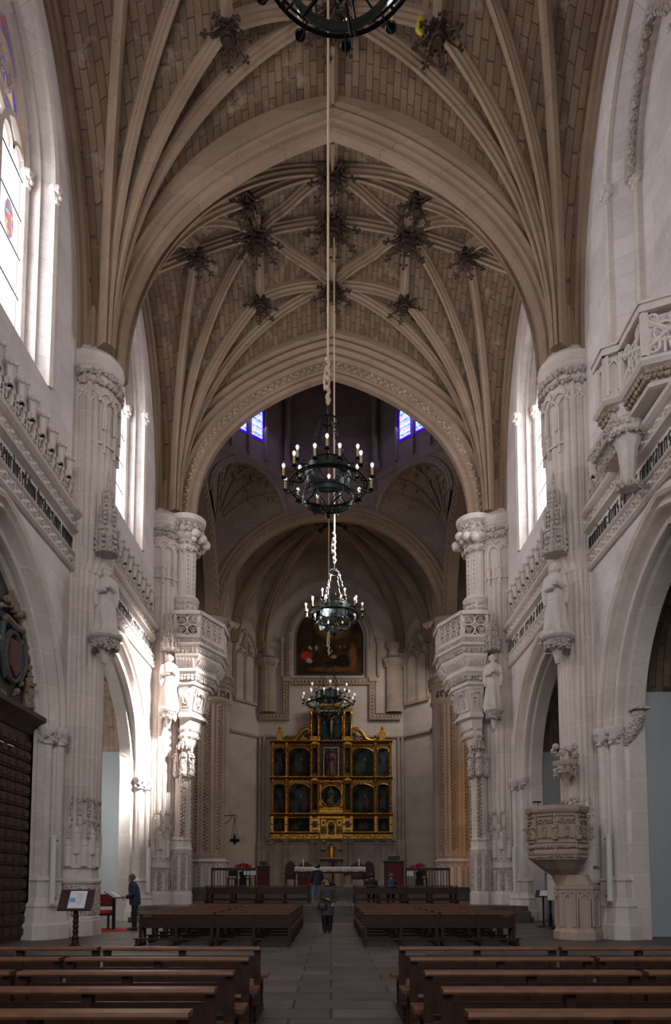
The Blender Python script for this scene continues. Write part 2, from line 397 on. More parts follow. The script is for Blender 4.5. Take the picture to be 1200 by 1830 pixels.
def letters(mb, text, x, h, fmap, sp=.30, st=.13):
    """fmap(a, b, d): a along, b up, d proud; returns end"""
    sp *= h; t = st * h
    def quad(p, q, a, b): mb.prism([p, q, a, b], fmap, -.004, .012)
    for ch in text:
        g = GL.get(ch, GL['i']); wd = 1
        for k in g:
            if isinstance(k, tuple):
                i, y0, y1 = k; cx = x + i * sp; wd = max(wd, i + 1)
                y0 = .06 + y0; y1 = y1 - .04
                mb.prism([(cx - t * .7, (y1 - .12) * h), (cx, y1 * h), (cx + t, (y1 - .12) * h), (cx + t * .5, (y1 - .2) * h),
                          (cx + t * .5, (y0 + .14) * h), (cx + t * .95, (y0 + .08) * h), (cx + .1 * t, y0 * h - .05 * h), (cx - t * .5, (y0 + .1) * h)], fmap, -.004, .012)
            else:
                a = int(k[1]) if k[0] in 'rd' else int(k[1]); cx = x + a * sp
                if k[0] == 'a': quad((cx, .93 * h), (cx + sp, .99 * h), (cx + sp, .90 * h), (cx, .84 * h))
                if k[0] == 'b': quad((cx, .12 * h), (cx + sp, .18 * h), (cx + sp, .09 * h), (cx, .03 * h))
                if k[0] == 'c': quad((cx - .2 * sp, .52 * h), (cx + sp, .60 * h), (cx + sp, .52 * h), (cx - .2 * sp, .44 * h))
                if k[0] == 't': quad((cx - .5 * sp, 1.35 * h), (cx - .2 * sp, 1.42 * h), (cx + 1.2 * sp, 1.05 * h), (cx + .9 * sp, .98 * h))
                if k[0] == 'r': quad((cx + .5 * sp, .98 * h), (cx + sp, .90 * h), (cx + .8 * sp, .72 * h), (cx + .3 * sp, .88 * h))
                if k[0] == 'd': [quad((cx - t * .6, b * h), (cx, (b + .12) * h), (cx + t * .6, b * h), (cx, (b - .12) * h)) for b in (.25, .75)]
        x += wd * sp + .12 * h if ch != ' ' else .25 * h
    return x
D = [2.0, 11.4, 20.8, 30.2]           # transverse arches along the nave
W = 7.5; XV = .05
SN = {-1: 'left', 1: 'right'}
# ---------------------------------------------------------------- floor and steps
mb = MB(); mb.box(-16, -9, -.3, 16, 26.95, 0); mb.box(-16, 26.95, -.3, -7.58, 31, 0); mb.box(7.58, 26.95, -.3, 16, 31, 0); struct(mb.build('floor', 'floor'))
mb = MB()
for k in range(3):
    mb.box(-7.6, 26.95 + .38 * k, 0, 7.6, 28.2 if k < 2 else 37, .197 * (k + 1))
mb.box(-12, 30.6, 0, 12, 44, .59)
struct(mb.build('floor_crossing', 'floor'))
mb = MB()
for k in range(4): mb.box(-7.2 if k else -7.0, 35.2 + .36 * k, .5, 7.2, 54, .59 + .165 * (k + 1))
struct(mb.build('floor_sanctuary', 'floor'))

# ---------------------------------------------------------------- walls with arched openings
def wall_panel(mb, y0, y1, z0, z1, ops, fmap):
    ys = {y0, y1}
    for o in ops: ys |= {p[0] for p in o[0]}
    ys = sorted(y for y in ys if y0 <= y <= y1)
    def top(o, y):
        P = o[0]
        for a, b in zip(P, P[1:]):
            if a[0] <= y <= b[0] and b[0] > a[0]: return a[1] + (b[1] - a[1]) * (y - a[0]) / (b[0] - a[0])
        return None
    for a, b in zip(ys, ys[1:]):
        if b - a < 1e-6: continue
        za = zb = z0
        for o in sorted(ops, key=lambda o: o[1]):
            m = (a + b) / 2
            if o[0][0][0] < m < o[0][-1][0]:
                if o[1] > za: mb.add([fmap(a, za, 0), fmap(b, zb, 0), fmap(b, o[1], 0), fmap(a, o[1], 0)], [(0, 1, 2, 3)])
                za, zb = top(o, a), top(o, b)
        mb.add([fmap(a, za, 0), fmap(b, zb, 0), fmap(b, z1, 0), fmap(a, z1, 0)], [(0, 1, 2, 3)])
ARC = (3.95, 5.55, 4.85)      # half width, springing, rise of the big chapel arches at wall face
WIN = (1.95, 20.1, 3.6)       # splayed window opening at wall face
bays = {1: (15.8, 16.1), 2: (25.2, 25.5)}
ARI = (3.2, 5.55, 4.05)       # the opening itself
for s in (-1, 1):
    fm = lambda a, b, d, s=s: (s * (W + d), a, b)
    mb = MB()
    for k, (yl, yu) in bays.items():
        wy = yu
        wall_panel(mb, D[k], D[k + 1] + (.6 if k == 2 else 0), 0, 26.5,
                   [(arch(yl, *ARC), -.01), (arch(wy, *WIN), 14.6)], fm)
    wall_panel(mb, -8, 11.4, 0, 26.5, [], fm)
    struct(mb.build('wall_' + SN[s], 'wall'))
mb = MB(); mb.add([(-W, -8, 0), (W, -8, 0), (W, -8, 27), (-W, -8, 27)], [(0, 1, 2, 3)]); struct(mb.build('wall_back', 'wallx'))

# ---------------------------------------------------------------- nave vault
A_, B_ = 6.85, 4.1
ZS, ZC, ZE, ZW = 17.3, 26.9, 25.7, 24.9
def q_(t, e=.15):
    t = max(0, min(1, t)); return math.sqrt(max(0, (1 + e) ** 2 - (1 + e - t) ** 2)) / math.sqrt((1 + e) ** 2 - e * e)
def zweb(x, y):
    dx, dy = A_ - abs(x), B_ - abs(y)
    t = max(dx / A_, dy / B_)
    if t <= 0: return ZS
    if dx / A_ > dy / B_:
        yh = max(0, min(1, (B_ - dy / t) / B_)); zr = ZC - (ZC - ZE) * yh ** 1.6
    else:
        xh = max(0, min(1, (A_ - dx / t) / A_)); zr = ZC - (ZC - ZW) * xh ** 1.6
    return ZS + (zr - ZS) * q_(t)
RIB = [(-.17, -.12), (-.17, .12), (-.11, .16), (-.12, .24), (-.05, .29), (-.05, .39), (.05, .39), (.05, .29), (.12, .24), (.11, .16), (.17, .12), (.17, -.12)]
BOSS = [(0, 0, 1.25), (0, 2.4, 1.0), (0, -2.4, 1.0)] + [(s * 2.85, 0, 1.1) for s in (-1, 1)] + [(s * 5.15, 0, .85) for s in (-1, 1)] + \
       [(s * 2.95, q * 2.15, .85) for s in (-1, 1) for q in (-1, 1)]
def rib(pts2, n, cy, parent, prof=RIB):
    (x0, y0), (x1, y1) = pts2; P = []
    for i in range(n + 1):
        t = (i / n) ** 1.5 if n > 12 else i / n
        x, y = x0 + (x1 - x0) * t, y0 + (y1 - y0) * t
        P.append((XV + x, cy + y, zweb(x, y) + .02))
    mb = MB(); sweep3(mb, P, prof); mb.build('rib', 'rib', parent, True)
def make_ceiling(k, cy):
    mb = MB(); n, m = 60, 40
    xs = [-7.62 + 15.24 * i / n for i in range(n + 1)]
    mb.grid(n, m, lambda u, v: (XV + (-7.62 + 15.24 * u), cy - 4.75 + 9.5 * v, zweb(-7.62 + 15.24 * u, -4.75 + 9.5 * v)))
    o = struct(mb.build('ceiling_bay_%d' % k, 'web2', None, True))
    for s in (-1, 1):
        for q in (-1, 1):
            S = (s * A_, q * B_)
            rib((S, (0, q * 2.4)), 26, cy, o); rib((S, (s * 2.95, q * 2.15)), 22, cy, o)
            rib((S, (s * 2.85, 0)), 22, cy, o); rib((S, (s * 5.15, 0)), 20, cy, o)
            rib(((0, q * 2.4), (s * 2.95, q * 2.15)), 8, cy, o); rib(((0, q * 2.4), (s * 2.85, 0)), 8, cy, o)
            rib(((s * 2.95, q * 2.15), (s * 2.85, 0)), 6, cy, o)
        rib(((0, 0), (s * 2.85, 0)), 8, cy, o); rib(((s * 2.85, 0), (s * 5.15, 0)), 6, cy, o)
        rib(((s * 5.15, 0), (s * 7.4, 0)), 6, cy, o)
        rib(((0, 0), (0, s * 2.4)), 8, cy, o); rib(((0, s * 2.4), (0, s * 4.2)), 6, cy, o)
        mb = MB()
        P = [(cy - B_ - .1, 17.0)] + [(cy + B_ * -math.cos(pi * i / 40), zweb(A_ + .1, B_ * -math.cos(pi * i / 40))) for i in range(41)] + [(cy + B_ + .1, 17.0)]
        sweep2(mb, P, [(-.25, 0), (-.25, .1), (-.12, .14), (-.12, .24), (0, .3), (.1, .3), (.1, 0)], lambda a, b, d: (s * (W - d) + XV * 0, a, b))
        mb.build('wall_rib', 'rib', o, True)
    return o
for k in (0, 1, 2): make_ceiling(k, (D[k] + D[k + 1]) / 2)
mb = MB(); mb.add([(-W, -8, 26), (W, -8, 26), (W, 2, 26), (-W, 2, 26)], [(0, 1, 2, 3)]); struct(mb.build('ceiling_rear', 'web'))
def sag(P, hw, k=.32):
    return [(x, z - k * math.sin(pi * min(1, abs(x - XV) / hw))) for x, z in P]
TR = [(0, -.15), (0, .15), (.08, .22), (.17, .22), (.22, .36), (.32, .38), (.40, .50), (.52, .46), (.60, .56), (1.5, .56),
      (1.5, -.56), (.60, -.56), (.52, -.46), (.40, -.50), (.32, -.38), (.22, -.36), (.17, -.22), (.08, -.22)]
for k in (0, 1, 2):
    mb = MB(); sweep2(mb, sag(arch(XV, 6.44, 17.3, 7.62, 26, 17.05), 6.44), TR, lambda a, b, d: (a, D[k] + d, b))
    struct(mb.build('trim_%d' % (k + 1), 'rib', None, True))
# crossing arch: deep, many orders, with a carved band
mb = MB()
CX = [(0, -.28), (0, .02), (.9, .5), (1.2, 1.0), (2.1, 1.0), (2.1, -.55), (1.95, -.62), (1.72, -.62), (1.62, -.5), (1.45, -.62), (1.3, -.5), (1.12, -.58), (.98, -.44), (.8, -.52), (.68, -.38), (.3, -.38), (.24, -.3), (.12, -.36)]
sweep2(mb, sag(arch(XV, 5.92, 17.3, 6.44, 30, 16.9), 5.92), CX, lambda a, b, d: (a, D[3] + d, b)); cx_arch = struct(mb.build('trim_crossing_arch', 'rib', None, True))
def arch_pos(P, s):
    """point and outward normal at arc length s"""
    for a, b in zip(P, P[1:]):
        l = math.hypot(b[0] - a[0], b[1] - a[1])
        if s <= l: return (a[0] + (b[0] - a[0]) * s / l, a[1] + (b[1] - a[1]) * s / l, -(b[1] - a[1]) / l, (b[0] - a[0]) / l)
        s -= l
    return None
def carved_band(P, u0, u1, ynear, name, parent, m='warmcarved', step=.30, r=.11, proud=.05):
    mb = MB(); s = .2
    while True:
        q = arch_pos(P, s)
        if not q: break
        x, z, nx, nz = q; rr = r * random.uniform(.8, 1.15)
        for j, o in enumerate(((u0 * .7 + u1 * .3), (u0 * .3 + u1 * .7))):
            ss = (j - .5) * .14; cx_, cz_ = x + nx * o - nz * -ss, z + nz * o + nx * -ss
            mb.ball((cx_, ynear - proud * .3, cz_), rr * .8, 6, 4, .8, 1, .55)
            a = random.random() * 6
            for e in range(3): mb.ball((cx_ + rr * .8 * math.cos(a + e * 2.1), ynear, cz_ + rr * .8 * math.sin(a + e * 2.1)), rr * .45, 5, 3, 1, 1, .6)
        s += step
    return mb.build(name, m, parent)
carved_band(sag(arch(XV, 5.92, 17.3, 6.44, 30), 5.92), .34, .64, D[3] - .39, 'foliage_band', cx_arch)
# solid wall over the crossing arch
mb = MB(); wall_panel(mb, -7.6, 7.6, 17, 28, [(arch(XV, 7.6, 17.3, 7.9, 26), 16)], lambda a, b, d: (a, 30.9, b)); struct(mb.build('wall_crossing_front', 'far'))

# ---------------------------------------------------------------- crossing, drum, apse
CY = 37.5
AP = arch(0, 6.85, 17.9, 6.6, 26, .9)
mb = MB()
sweep2(mb, AP, [(0, -.1), (0, .15), (.4, .5), (.9, .6), (.9, -.42), (.78, -.46), (.66, -.36), (.52, -.42), (.42, -.28), (.2, -.28), (.12, -.18)], lambda a, b, d: (a, 44.1 + d, b))
ap_arch = struct(mb.build('trim_apse_arch', 'rib', None, True))
carved_band(arch(0, 6.85, 17.9, 6.6, 26), .2, .42, 44.1 - .29, 'foliage_band', ap_arch, step=.42, r=.09)
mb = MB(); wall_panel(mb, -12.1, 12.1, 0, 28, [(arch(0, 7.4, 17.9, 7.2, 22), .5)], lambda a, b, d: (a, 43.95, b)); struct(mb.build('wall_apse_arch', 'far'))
for s in (-1, 1):
    mb = MB(); A2 = arch(CY, 5.6, 17.5, 6.2, 20, .59)
    sweep2(mb, A2, [(0, -.05), (0, .6), (.7, .6), (.7, -.2), (.5, -.24), (.42, -.14), (.2, -.14), (.12, -.08)], lambda a, b, d: (s * (7.2 + d), a, b))
    sa = struct(mb.build('trim_transept_arch', 'rib', None, True))
    mb = MB()
    for i in range(0, 44):
        q = arch_pos(arch(CY, 5.6, 17.5, 6.2, 20), i * .42 + .2)
        if q:
            for o in (.12, .44): mb.ball((s * 7.02, q[0] + q[2] * o, q[1] + q[3] * o), .08, 6, 4)
    mb.build('foliage_band', 'warmcarved', sa)
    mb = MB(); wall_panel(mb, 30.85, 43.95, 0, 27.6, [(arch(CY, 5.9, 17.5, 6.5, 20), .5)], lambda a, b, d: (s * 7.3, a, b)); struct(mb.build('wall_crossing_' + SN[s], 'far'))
    mb = MB(); mb.add([(s * 12, 30.9, 0), (s * 12, 44, 0), (s * 12, 44, 27), (s * 12, 30.9, 27)], [(0, 1, 2, 3)])
    mb.add([(s * 7.4, 30.9, 0), (s * 12, 30.9, 0), (s * 12, 30.9, 27), (s * 7.4, 30.9, 27)], [(0, 1, 2, 3)])
    mb.add([(s * 7.3, 30.9, 26), (s * 12, 30.9, 26), (s * 12, 44, 26), (s * 7.3, 44, 26)], [(0, 1, 2, 3)])
    struct(mb.build('wall_transept_' + SN[s], 'far'))
# octagonal drum
ZD = 27.45
OC = [(2.9, 31.0), (7.0, 34.9), (7.0, 40.2), (2.9, 43.9), (-2.9, 43.9), (-7.0, 40.2), (-7.0, 34.9), (-2.9, 31.0)]
mb = MB()
for i in range(8):
    a, b = OC[i], OC[(i + 1) % 8]
    mb.add([(a[0], a[1], ZD), (b[0], b[1], ZD), (b[0], b[1], 37), (a[0], a[1], 37)], [(0, 1, 2, 3)])
    mb.add([(a[0], a[1], 37), (b[0], b[1], 37), (0, CY, 41)], [(0, 1, 2)])
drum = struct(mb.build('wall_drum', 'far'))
for i in (2, 4, 0, 6):   # diagonal corner decks
    pass
mb = MB()
def octo(mb, r, z0, z1, dep):
    sweep2(mb, OC, [(-dep, z0), (-dep, z1), (.05, z1), (.05, z0)], lambda a, b, d: (a, b, d), True)
octo(mb, 1, ZD - .12, ZD + .06, .28); octo(mb, 1, ZD + .06, ZD + .2, .4); octo(mb, 1, ZD - .3, ZD - .12, .14)
mb.build('cornice', 'warmcarved', drum)
for i in range(8):
    a = OC[i]; k = .965; x, y = a[0] * k, CY + (a[1] - CY) * k
    mb = MB(); mb.lathe([(.34, ZD + .2), (.34, ZD + .7), (.2, ZD + .8), (.2, 32.2), (.36, 32.6), (.36, 32.8)], (x, y, 0), 10)
    mb.tube([(x * (1 - t), y + (CY - y) * t, 32.8 + 7.6 * math.sin(t * pi / 2)) for t in [j / 10 for j in range(10)]], .16, 6)
    mb.build('drum_shaft', 'far', drum, True)
for s in (-1, 1):
    # diagonal drum window: two lancets, stone frame
    fv = Vector((s * 2.9, 43.9, 0)); nv = Vector((s * 7.0, 40.2, 0)); dd = (nv - fv).normalized(); inn = Vector((-s * abs(dd.y), -abs(dd.x), 0)).normalized()
    L = (nv - fv).length
    fD = lambda a, b, d: tuple(fv + dd * a + inn * d + Vector((0, 0, b)))
    wroot = struct(thing('window_drum_' + SN[s], tuple(fv + dd * L / 2 + Vector((0, 0, 28)))))
    for c in (.42, .64):
        P = arch(c * L, .5, 30.6, .6, 6, 28.9)
        mb = MB(); mb.prism(P, fD, .02, .05); mb.build('blue_border', 'drumborder', wroot)
        P2 = arch(c * L, .39, 30.55, .5, 6, 29.02)
        mb = MB(); mb.prism(P2, fD, .05, .07); mb.build('pane', 'drumglass', wroot)
    mb = MB(); 
    for c in (.30, .53, .76): mb.prism([(c * L - .07, ZD + .25), (c * L + .07, ZD + .25), (c * L + .07, 31.6), (c * L - .07, 31.6)], fD, .0, .16)
    sweep2(mb, arch(.53 * L, 1.3, 31.2, 1.5, 8), [(-.08, 0), (-.08, .2), (.12, .2), (.12, 0)], fD)
    mb.build('window_frame', 'far', wroot)
    # squinch: carved conch under the diagonal side
    mb = MB(); hw = L / 2 - .02; P = arch(L / 2, hw, 24.4, 2.6, 12)
    wall_panel(mb, -.5, L + .7, 24.4, ZD + .02, [(P, 24.3)], fD)
    mb.add([fD(-.5, 24.4, 0), fD(0, 24.4, 0), fD(0, ZD, 0), fD(-.5, ZD, 0)], [(0, 1, 2, 3)])
    sq = struct(mb.build('wall_squinch_' + SN[s], 'far'))
    mb = MB(); sweep2(mb, P, [(-.12, -.1), (-.12, .12), (0, .16), (.12, .1), (.2, .14), (.3, 0), (.3, -.1)], fD); mb.build('arch_moulding', 'warmcarved', sq, True)
    mb = MB(); apx = Vector((s * 7.3, 43.95, 24.3)); n = len(P)
    PP = [Vector(fD(a, b, -.02)) for a, b in P]
    def conch(u, v):
        p = PP[min(n - 1, int(round(u * (n - 1))))]; t = v; o = apx + (p - apx) * t
        return tuple(o + Vector((0, 0, math.sin(pi * t) * .9 * math.sin(pi * u))))
    mb.grid(n - 1, 8, conch); mb.build('conch', 'warmcarved', sq, True)
    mb = MB()
    for u in (.2, .35, .5, .65, .8):
        mb.tube([tuple(Vector(conch(u, v / 8)) + Vector((-s * .06, -.06, -.05))) for v in range(1, 9)], .07, 5)
    for i in range(26):
        p = conch(random.uniform(.1, .9), random.uniform(.5, .97)); mb.ball((p[0] - s * .05, p[1] - .05, p[2] - .05), random.uniform(.12, .22), 6, 4)
    mb.build('conch_tracery', 'warmcarved', sq, True)
# floor of drum corners above squinches (closes the view to outside)
mb = MB()
for s in (-1, 1):
    for (a, b, c) in (((2.9, 43.9), (7.0, 40.2), (7.4, 44.2)), ((2.9, 31.0), (7.0, 34.9), (7.4, 30.8))):
        mb.add([(s * a[0], a[1], ZD), (s * b[0], b[1], ZD), (s * c[0], c[1], ZD)], [(0, 1, 2)])
struct(mb.build('ceiling_crossing_corners', 'far'))
# apse
PG = [(-7.3, 44.3), (-7.3, 51.0), (-5.45, 53.3), (5.45, 53.3), (7.3, 51.0), (7.3, 44.3)]
mb = MB()
for i in range(5):
    a, b = PG[i], PG[i + 1]; mb.add([(a[0], a[1], 0), (b[0], b[1], 0), (b[0], b[1], 26.4), (a[0], a[1], 26.4)], [(0, 1, 2, 3)])
struct(mb.build('wall_apse', stone('apse ashlar', (.50, .425, .37), 'cyl', 1.4, .62, .14, .07)))
mb = MB(); n = 16; AC = Vector((0, 46.6, 0)); rows = []
for i in range(n + 1):
    t = i / n; k = 1 - t
    rows.append([(AC.x + (a - AC.x) * k, AC.y + (b - AC.y) * k, 19 + 7.4 * q_(t, .3)) for a, b in PG])
for j in range(5):
    wd = math.hypot(PG[j + 1][0] - PG[j][0], PG[j + 1][1] - PG[j][1]); lf = min(5.6, wd * .7)
    def cell(u, v, j=j, lf=lf):
        i = v * n; i0 = min(n - 1, int(i)); f = i - i0
        a = [rows[i0][j][c] * (1 - f) + rows[i0 + 1][j][c] * f for c in range(3)]; b = [rows[i0][j + 1][c] * (1 - f) + rows[i0 + 1][j + 1][c] * f for c in range(3)]
        p = [a[c] * (1 - u) + b[c] * u for c in range(3)]
        return (p[0], p[1], min(26.45, p[2] + lf * (1 - v) ** 2.2 * max(0, 1 - abs(2 * u - 1) ** 2.2) ** .8))
    mb.grid(12, n, cell)
apc = struct(mb.build('ceiling_apse', stone('apse web', (.36, .285, .225), 'xy', .8, .35, .3, .1)))
for j in range(6):
    for dx in ((0,) if j in (0, 5) else (-.16, .16)):
        mb = MB(); P = [(rows[i][j][0] * .985 + dx * (1 - i / n), rows[i][j][1] - .1, rows[i][j][2] - .02) for i in range(0, n)]
        sweep3(mb, P, RIB); mb.build('rib', 'rib', apc, True)
mb = MB(); mb.lathe([(.1, -.5), (.55, -.35), (.7, -.1), (.5, 0)], (0, 46.4, 26.0), 10)
for k in range(6):
    a = k * pi / 3 + .3; mb.tube([(0, 46.4, 25.7), (.9 * math.cos(a), 46.4 + .9 * math.sin(a), 25.45)], [.18, .08], 5); mb.ball((1.0 * math.cos(a), 46.4 + 1.0 * math.sin(a), 25.4), .17, 6, 4)
tag(mb.build('vault_boss', 'boss'), 'dark carved boss where the ribs meet over the altar apse', 'boss')

# ---------------------------------------------------------------- chapel arches, chapels, door
AM = [(0, .50), (0, .95), (.9, .95), (.9, -.03), (.76, -.07), (.68, -.02), (.66, .10), (.60, .12), (.52, .03), (.44, -.01), (.38, .06), (.36, .22), (.30, .30), (.22, .26), (.16, .18), (.08, .22), (.05, .32), (.08, .42)]
def base_mould(mb, cx, cy, s, r=.3):
    mb.lathe([(r * 1.75, 0), (r * 1.75, .38), (r * 1.6, .42), (r * 1.55, .5), (r * 1.4, .82), (r * 1.5, .88), (r * 1.2, .98), (r * 1.0, 1.1), (r * .95, 1.5), (r * 1.12, 1.56), (r * .7, 1.66)], (cx, cy, 0), 8)
for s in (-1, 1):
    for k, (yl, yu) in bays.items():
        P = arch(yl, ARI[0], ARI[1], ARI[2], 18, 0)
        fm = lambda a, b, d: (s * (W + d), a, b)
        where = {(-1, 1): 'round the dark wooden door on the left', (-1, 2): 'on the left between the two piers, beside the man in navy', (1, 1): 'nearest on the right, cut by the picture edge', (1, 2): 'on the right behind the pulpit'}[s, k]
        root = thing('chapel_arch', (s * W, yl, 0), 'moulded pointed stone arch ' + where, 'arch', 'chapel arches')
        mb = MB(); sweep2(mb, P, AM, fm); mb.build('archivolt', 'pier', root, True)
        for q in (-1, 1):
            mb = MB(); y = yl + q * (ARI[0] + .2)
            for (dx, dy, r) in ((-.02, .30, .12), (.2, 0, .13)):
                mb.lathe([(r, 1.6), (r, 5.2), (r * 1.5, 5.25), (r * 1.2, 5.3), (r * 1.9, 5.55), (r * 2.1, 5.62), (r * 2.1, 5.7)], (s * (W + dx), y + q * dy, 0), 10)
            mb.build('jamb_shaft', 'plain', root, True)
            mb = MB(); base_mould(mb, s * (W + .12), y + q * .34, s, .30); base_mould(mb, s * (W + .25), y - q * .02, s, .28); mb.build('jamb_base', 'plain', root)
            mb = MB()
            for (dx, dy, r) in ((.02, .30, .2), (.2, 0, .2)):
                for a in range(9): mb.ball((s * (W + dx) + r * math.cos(a * .7), y + q * dy + r * math.sin(a * .7), 5.33 + .1 * (a % 3)), .08, 6, 4)
                mb.lathe([(.05, 5.55), (r * 1.25, 5.6), (r * 1.35, 5.64), (r * 1.2, 5.68), (.05, 5.72)], (s * (W + dx), y + q * dy, 0), 8)
            mb.build('leaf_capital', 'carved', root)
        if s == -1 and k == 1: continue
        # chapel room
        X0, X1 = W + .95, 11.2; ya, yb = yl - 4.2, yl + 4.2
        mb = MB()
        mb.add([(s * X1, ya, 0), (s * X1, yb, 0), (s * X1, yb, 7.2), (s * X1, ya, 7.2)], [(0, 1, 2, 3)])
        for y in (ya, yb): mb.add([(s * X0, y, 0), (s * X1, y, 0), (s * X1, y, 7.2), (s * X0, y, 7.2)], [(0, 1, 2, 3)])
        VB = arch(yl, 4.2, 6.9, 3.6, 12)
        mb.add([(s * X1, a, b) for a, b in VB] + [(s * X1, yb, 6.9), (s * X1, ya, 6.9)], [tuple(range(len(VB) + 2))])
        struct(mb.build('wall_chapel', 'plaster'))
        mb = MB(); mb.loft([[(s * x, a, b) for a, b in VB] for x in (X0, X1)], False, False)
        ch = struct(mb.build('ceiling_chapel', 'web2'))
        for i, (ya2, yb2) in enumerate(((ya, yl), (yb, yl))):
            for xx0, xx1 in ((X0, (X0 + X1) / 2), (X1, (X0 + X1) / 2)):
                mb = MB(); P3 = []
                for t in [j / 12 for j in range(13)]:
                    y = ya2 + (yb2 - ya2) * t; z = next((a[1] + (b[1] - a[1]) * (y - a[0]) / (b[0] - a[0] + 1e-9) for a, b in zip(VB, VB[1:]) if a[0] - 1e-6 <= y <= b[0] + 1e-6), 10.5)
                    P3.append((s * (xx0 + (xx1 - xx0) * t), y, z))
                sweep3(mb, P3, RIB); mb.build('rib', 'rib', ch, True)
        for y, sg in ((yb, -1), (ya, 1)):
            mb = MB(); mb.lathe([(.05, 5.9), (.2, 6.1), (.3, 6.5), (.42, 6.75), (.42, 6.95)], (s * (X1 - .25), y + sg * .2, 0), 10)
            for a in range(8): mb.ball((s * (X1 - .25) + .32 * math.cos(a * .8), y + sg * .2 + .32 * math.sin(a * .8), 6.55), .12, 6, 4)
            mb.build('rib_corbel', 'plain', ch)
# windows
for s in (-1, 1):
    for k, (yl, yu) in bays.items():
        blind = (s == 1 and k == 1)
        fm = lambda a, b, d: (s * (W + d), a, b)
        root = struct(thing('window_%d' % ({(-1, 1): 1, (-1, 2): 2, (1, 1): 3, (1, 2): 4}[s, k]), (s * W, yu, 14.6)))
        P0 = arch(yu, WIN[0], WIN[1], WIN[2], 12, 14.6); P1 = arch(yu, 1.5, 20.1, 2.9, 12, 15.3)
        mb = MB(); mb.loft([[fm(a, b, 0) for a, b in P0], [fm(a, b, .72) for a, b in P1]], True, False)
        mb.build('splayed_reveal', 'wall', root)
        mb = MB()
        sweep2(mb, P0, [(-.08, -.04), (-.08, .06), (.02, .1), (.1, .02), (.1, -.04), (.02, -.1)], fm)
        sweep2(mb, arch(yu, 1.5, 20.1, 2.9, 12, 15.2), [(-.10, .56), (-.10, .72), (.06, .72), (.08, .60), (0, .50)], fm)
        if not blind: sweep2(mb, arch(yu, 1.7, 20.1, 3.2, 12, 15), [(-.04, .38), (.06, .40), (.06, .30), (-.02, .28)], fm)
        mb.build('window_frame', 'pier', root, True)
        mb = MB()
        for (hw, d) in ((1.95, 0), (1.5, .6)):
            for q in (-1, 1):
                y = yu + q * hw; x = s * (W + d - .02)
                for a in range(8): mb.ball((x + .12 * math.cos(a * .8), y + .12 * math.sin(a * .8), 20.0 + .1 * (a % 2)), .075, 6, 4)
                mb.lathe([(.09, 19.8), (.13, 19.85), (.1, 19.9), (.2, 20.2), (.2, 20.26)], (x, y, 0), 8)
        mb.build('leaf_capital', 'plain', root)
        if blind:
            mb = MB(); mb.prism(P1, fm, .70, .74); mb.build('blind_infill', 'wall', root)
            mb = MB(); P = arch(yu, 1.5, 20.1, 3.0, 14)
            sl = .1
            while True:
                q = arch_pos(P, sl)
                if not q: break
                mb.ball((s * (W + .42), q[0] - q[2] * .1, q[1] - q[3] * .1), .13, 6, 4); mb.ball((s * (W + .38), q[0] - q[2] * .2, q[1] - q[3] * .2), .08, 5, 3); sl += .27
            sweep2(mb, P, [(-.1, .35), (-.1, .5), (.1, .5), (.12, .35)], fm); mb.build('crocketed_moulding', 'carved', root)
            continue
        mb = MB(); mb.prism(arch(yu, 1.5, 20.1, .9, 8, 15.3), fm, .72, .74); mb.build('pane', 'clearglass', root)
        mb = MB(); P1t = arch(yu, 1.5, 20.1, 2.9, 12); mb.prism(P1t, fm, .75, .77); mb.build('tracery_pane', 'stained' if s < 0 else 'reddish', root)
        mb = MB(); mb.box(*sorted((s * (W + .56), s * (W + .72)))[:1], yu - .09, 15.3, sorted((s * (W + .56), s * (W + .72)))[1], yu + .09, 20.2)
        for q in (-1, 1):
            sweep2(mb, arch(yu + q * .76, .68, 19.95, 1.1, 8), [(-.06, .58), (-.06, .72), (.08, .72), (.08, .58)], fm)
            for zz, rr in ((20.25, .34),):
                for p in (-1, 1): sweep2(mb, arch(yu + q * .76 + p * .34, .34, zz - .1, .4, 5), [(-.04, .60), (-.04, .72), (.05, .72), (.05, .60)], fm)
        mb.tube([fm(yu + .55 * math.cos(t * pi / 8), 21.75 + .55 * math.sin(t * pi / 8), .64) for t in range(16)], .08, 6, True)
        for j in range(4):
            a = j * pi / 2 + pi / 4; mb.tube([fm(yu + .27 * math.cos(a) + .24 * math.cos(t * pi / 4), 21.75 + .27 * math.sin(a) + .24 * math.sin(t * pi / 4), .64) for t in range(8)], .04, 5, True)
        mb.prism([(yu - 1.0, 20.3), (yu, 21.35), (yu + 1.0, 20.3), (yu, 20.9)], fm, .62, .72)
        mb.build('tracery', 'pier', root, True)
        mb = MB()
        for z in (16.6, 17.7, 18.8, 19.9): mb.tube([fm(yu - 1.5, z, .65), fm(yu + 1.5, z, .65)], .022, 5)
        mb.build('saddle_bars', 'iron', root)
        for q in (-1, 1):
            mb = MB(); mb.prism([(yu + q * .76 + .26 * math.cos(t), 18.25 + .5 * math.sin(t)) for t in [j * pi / 6 for j in range(12)]], fm, .655, .67)
            mb.build('medallion', 'medallion', root)
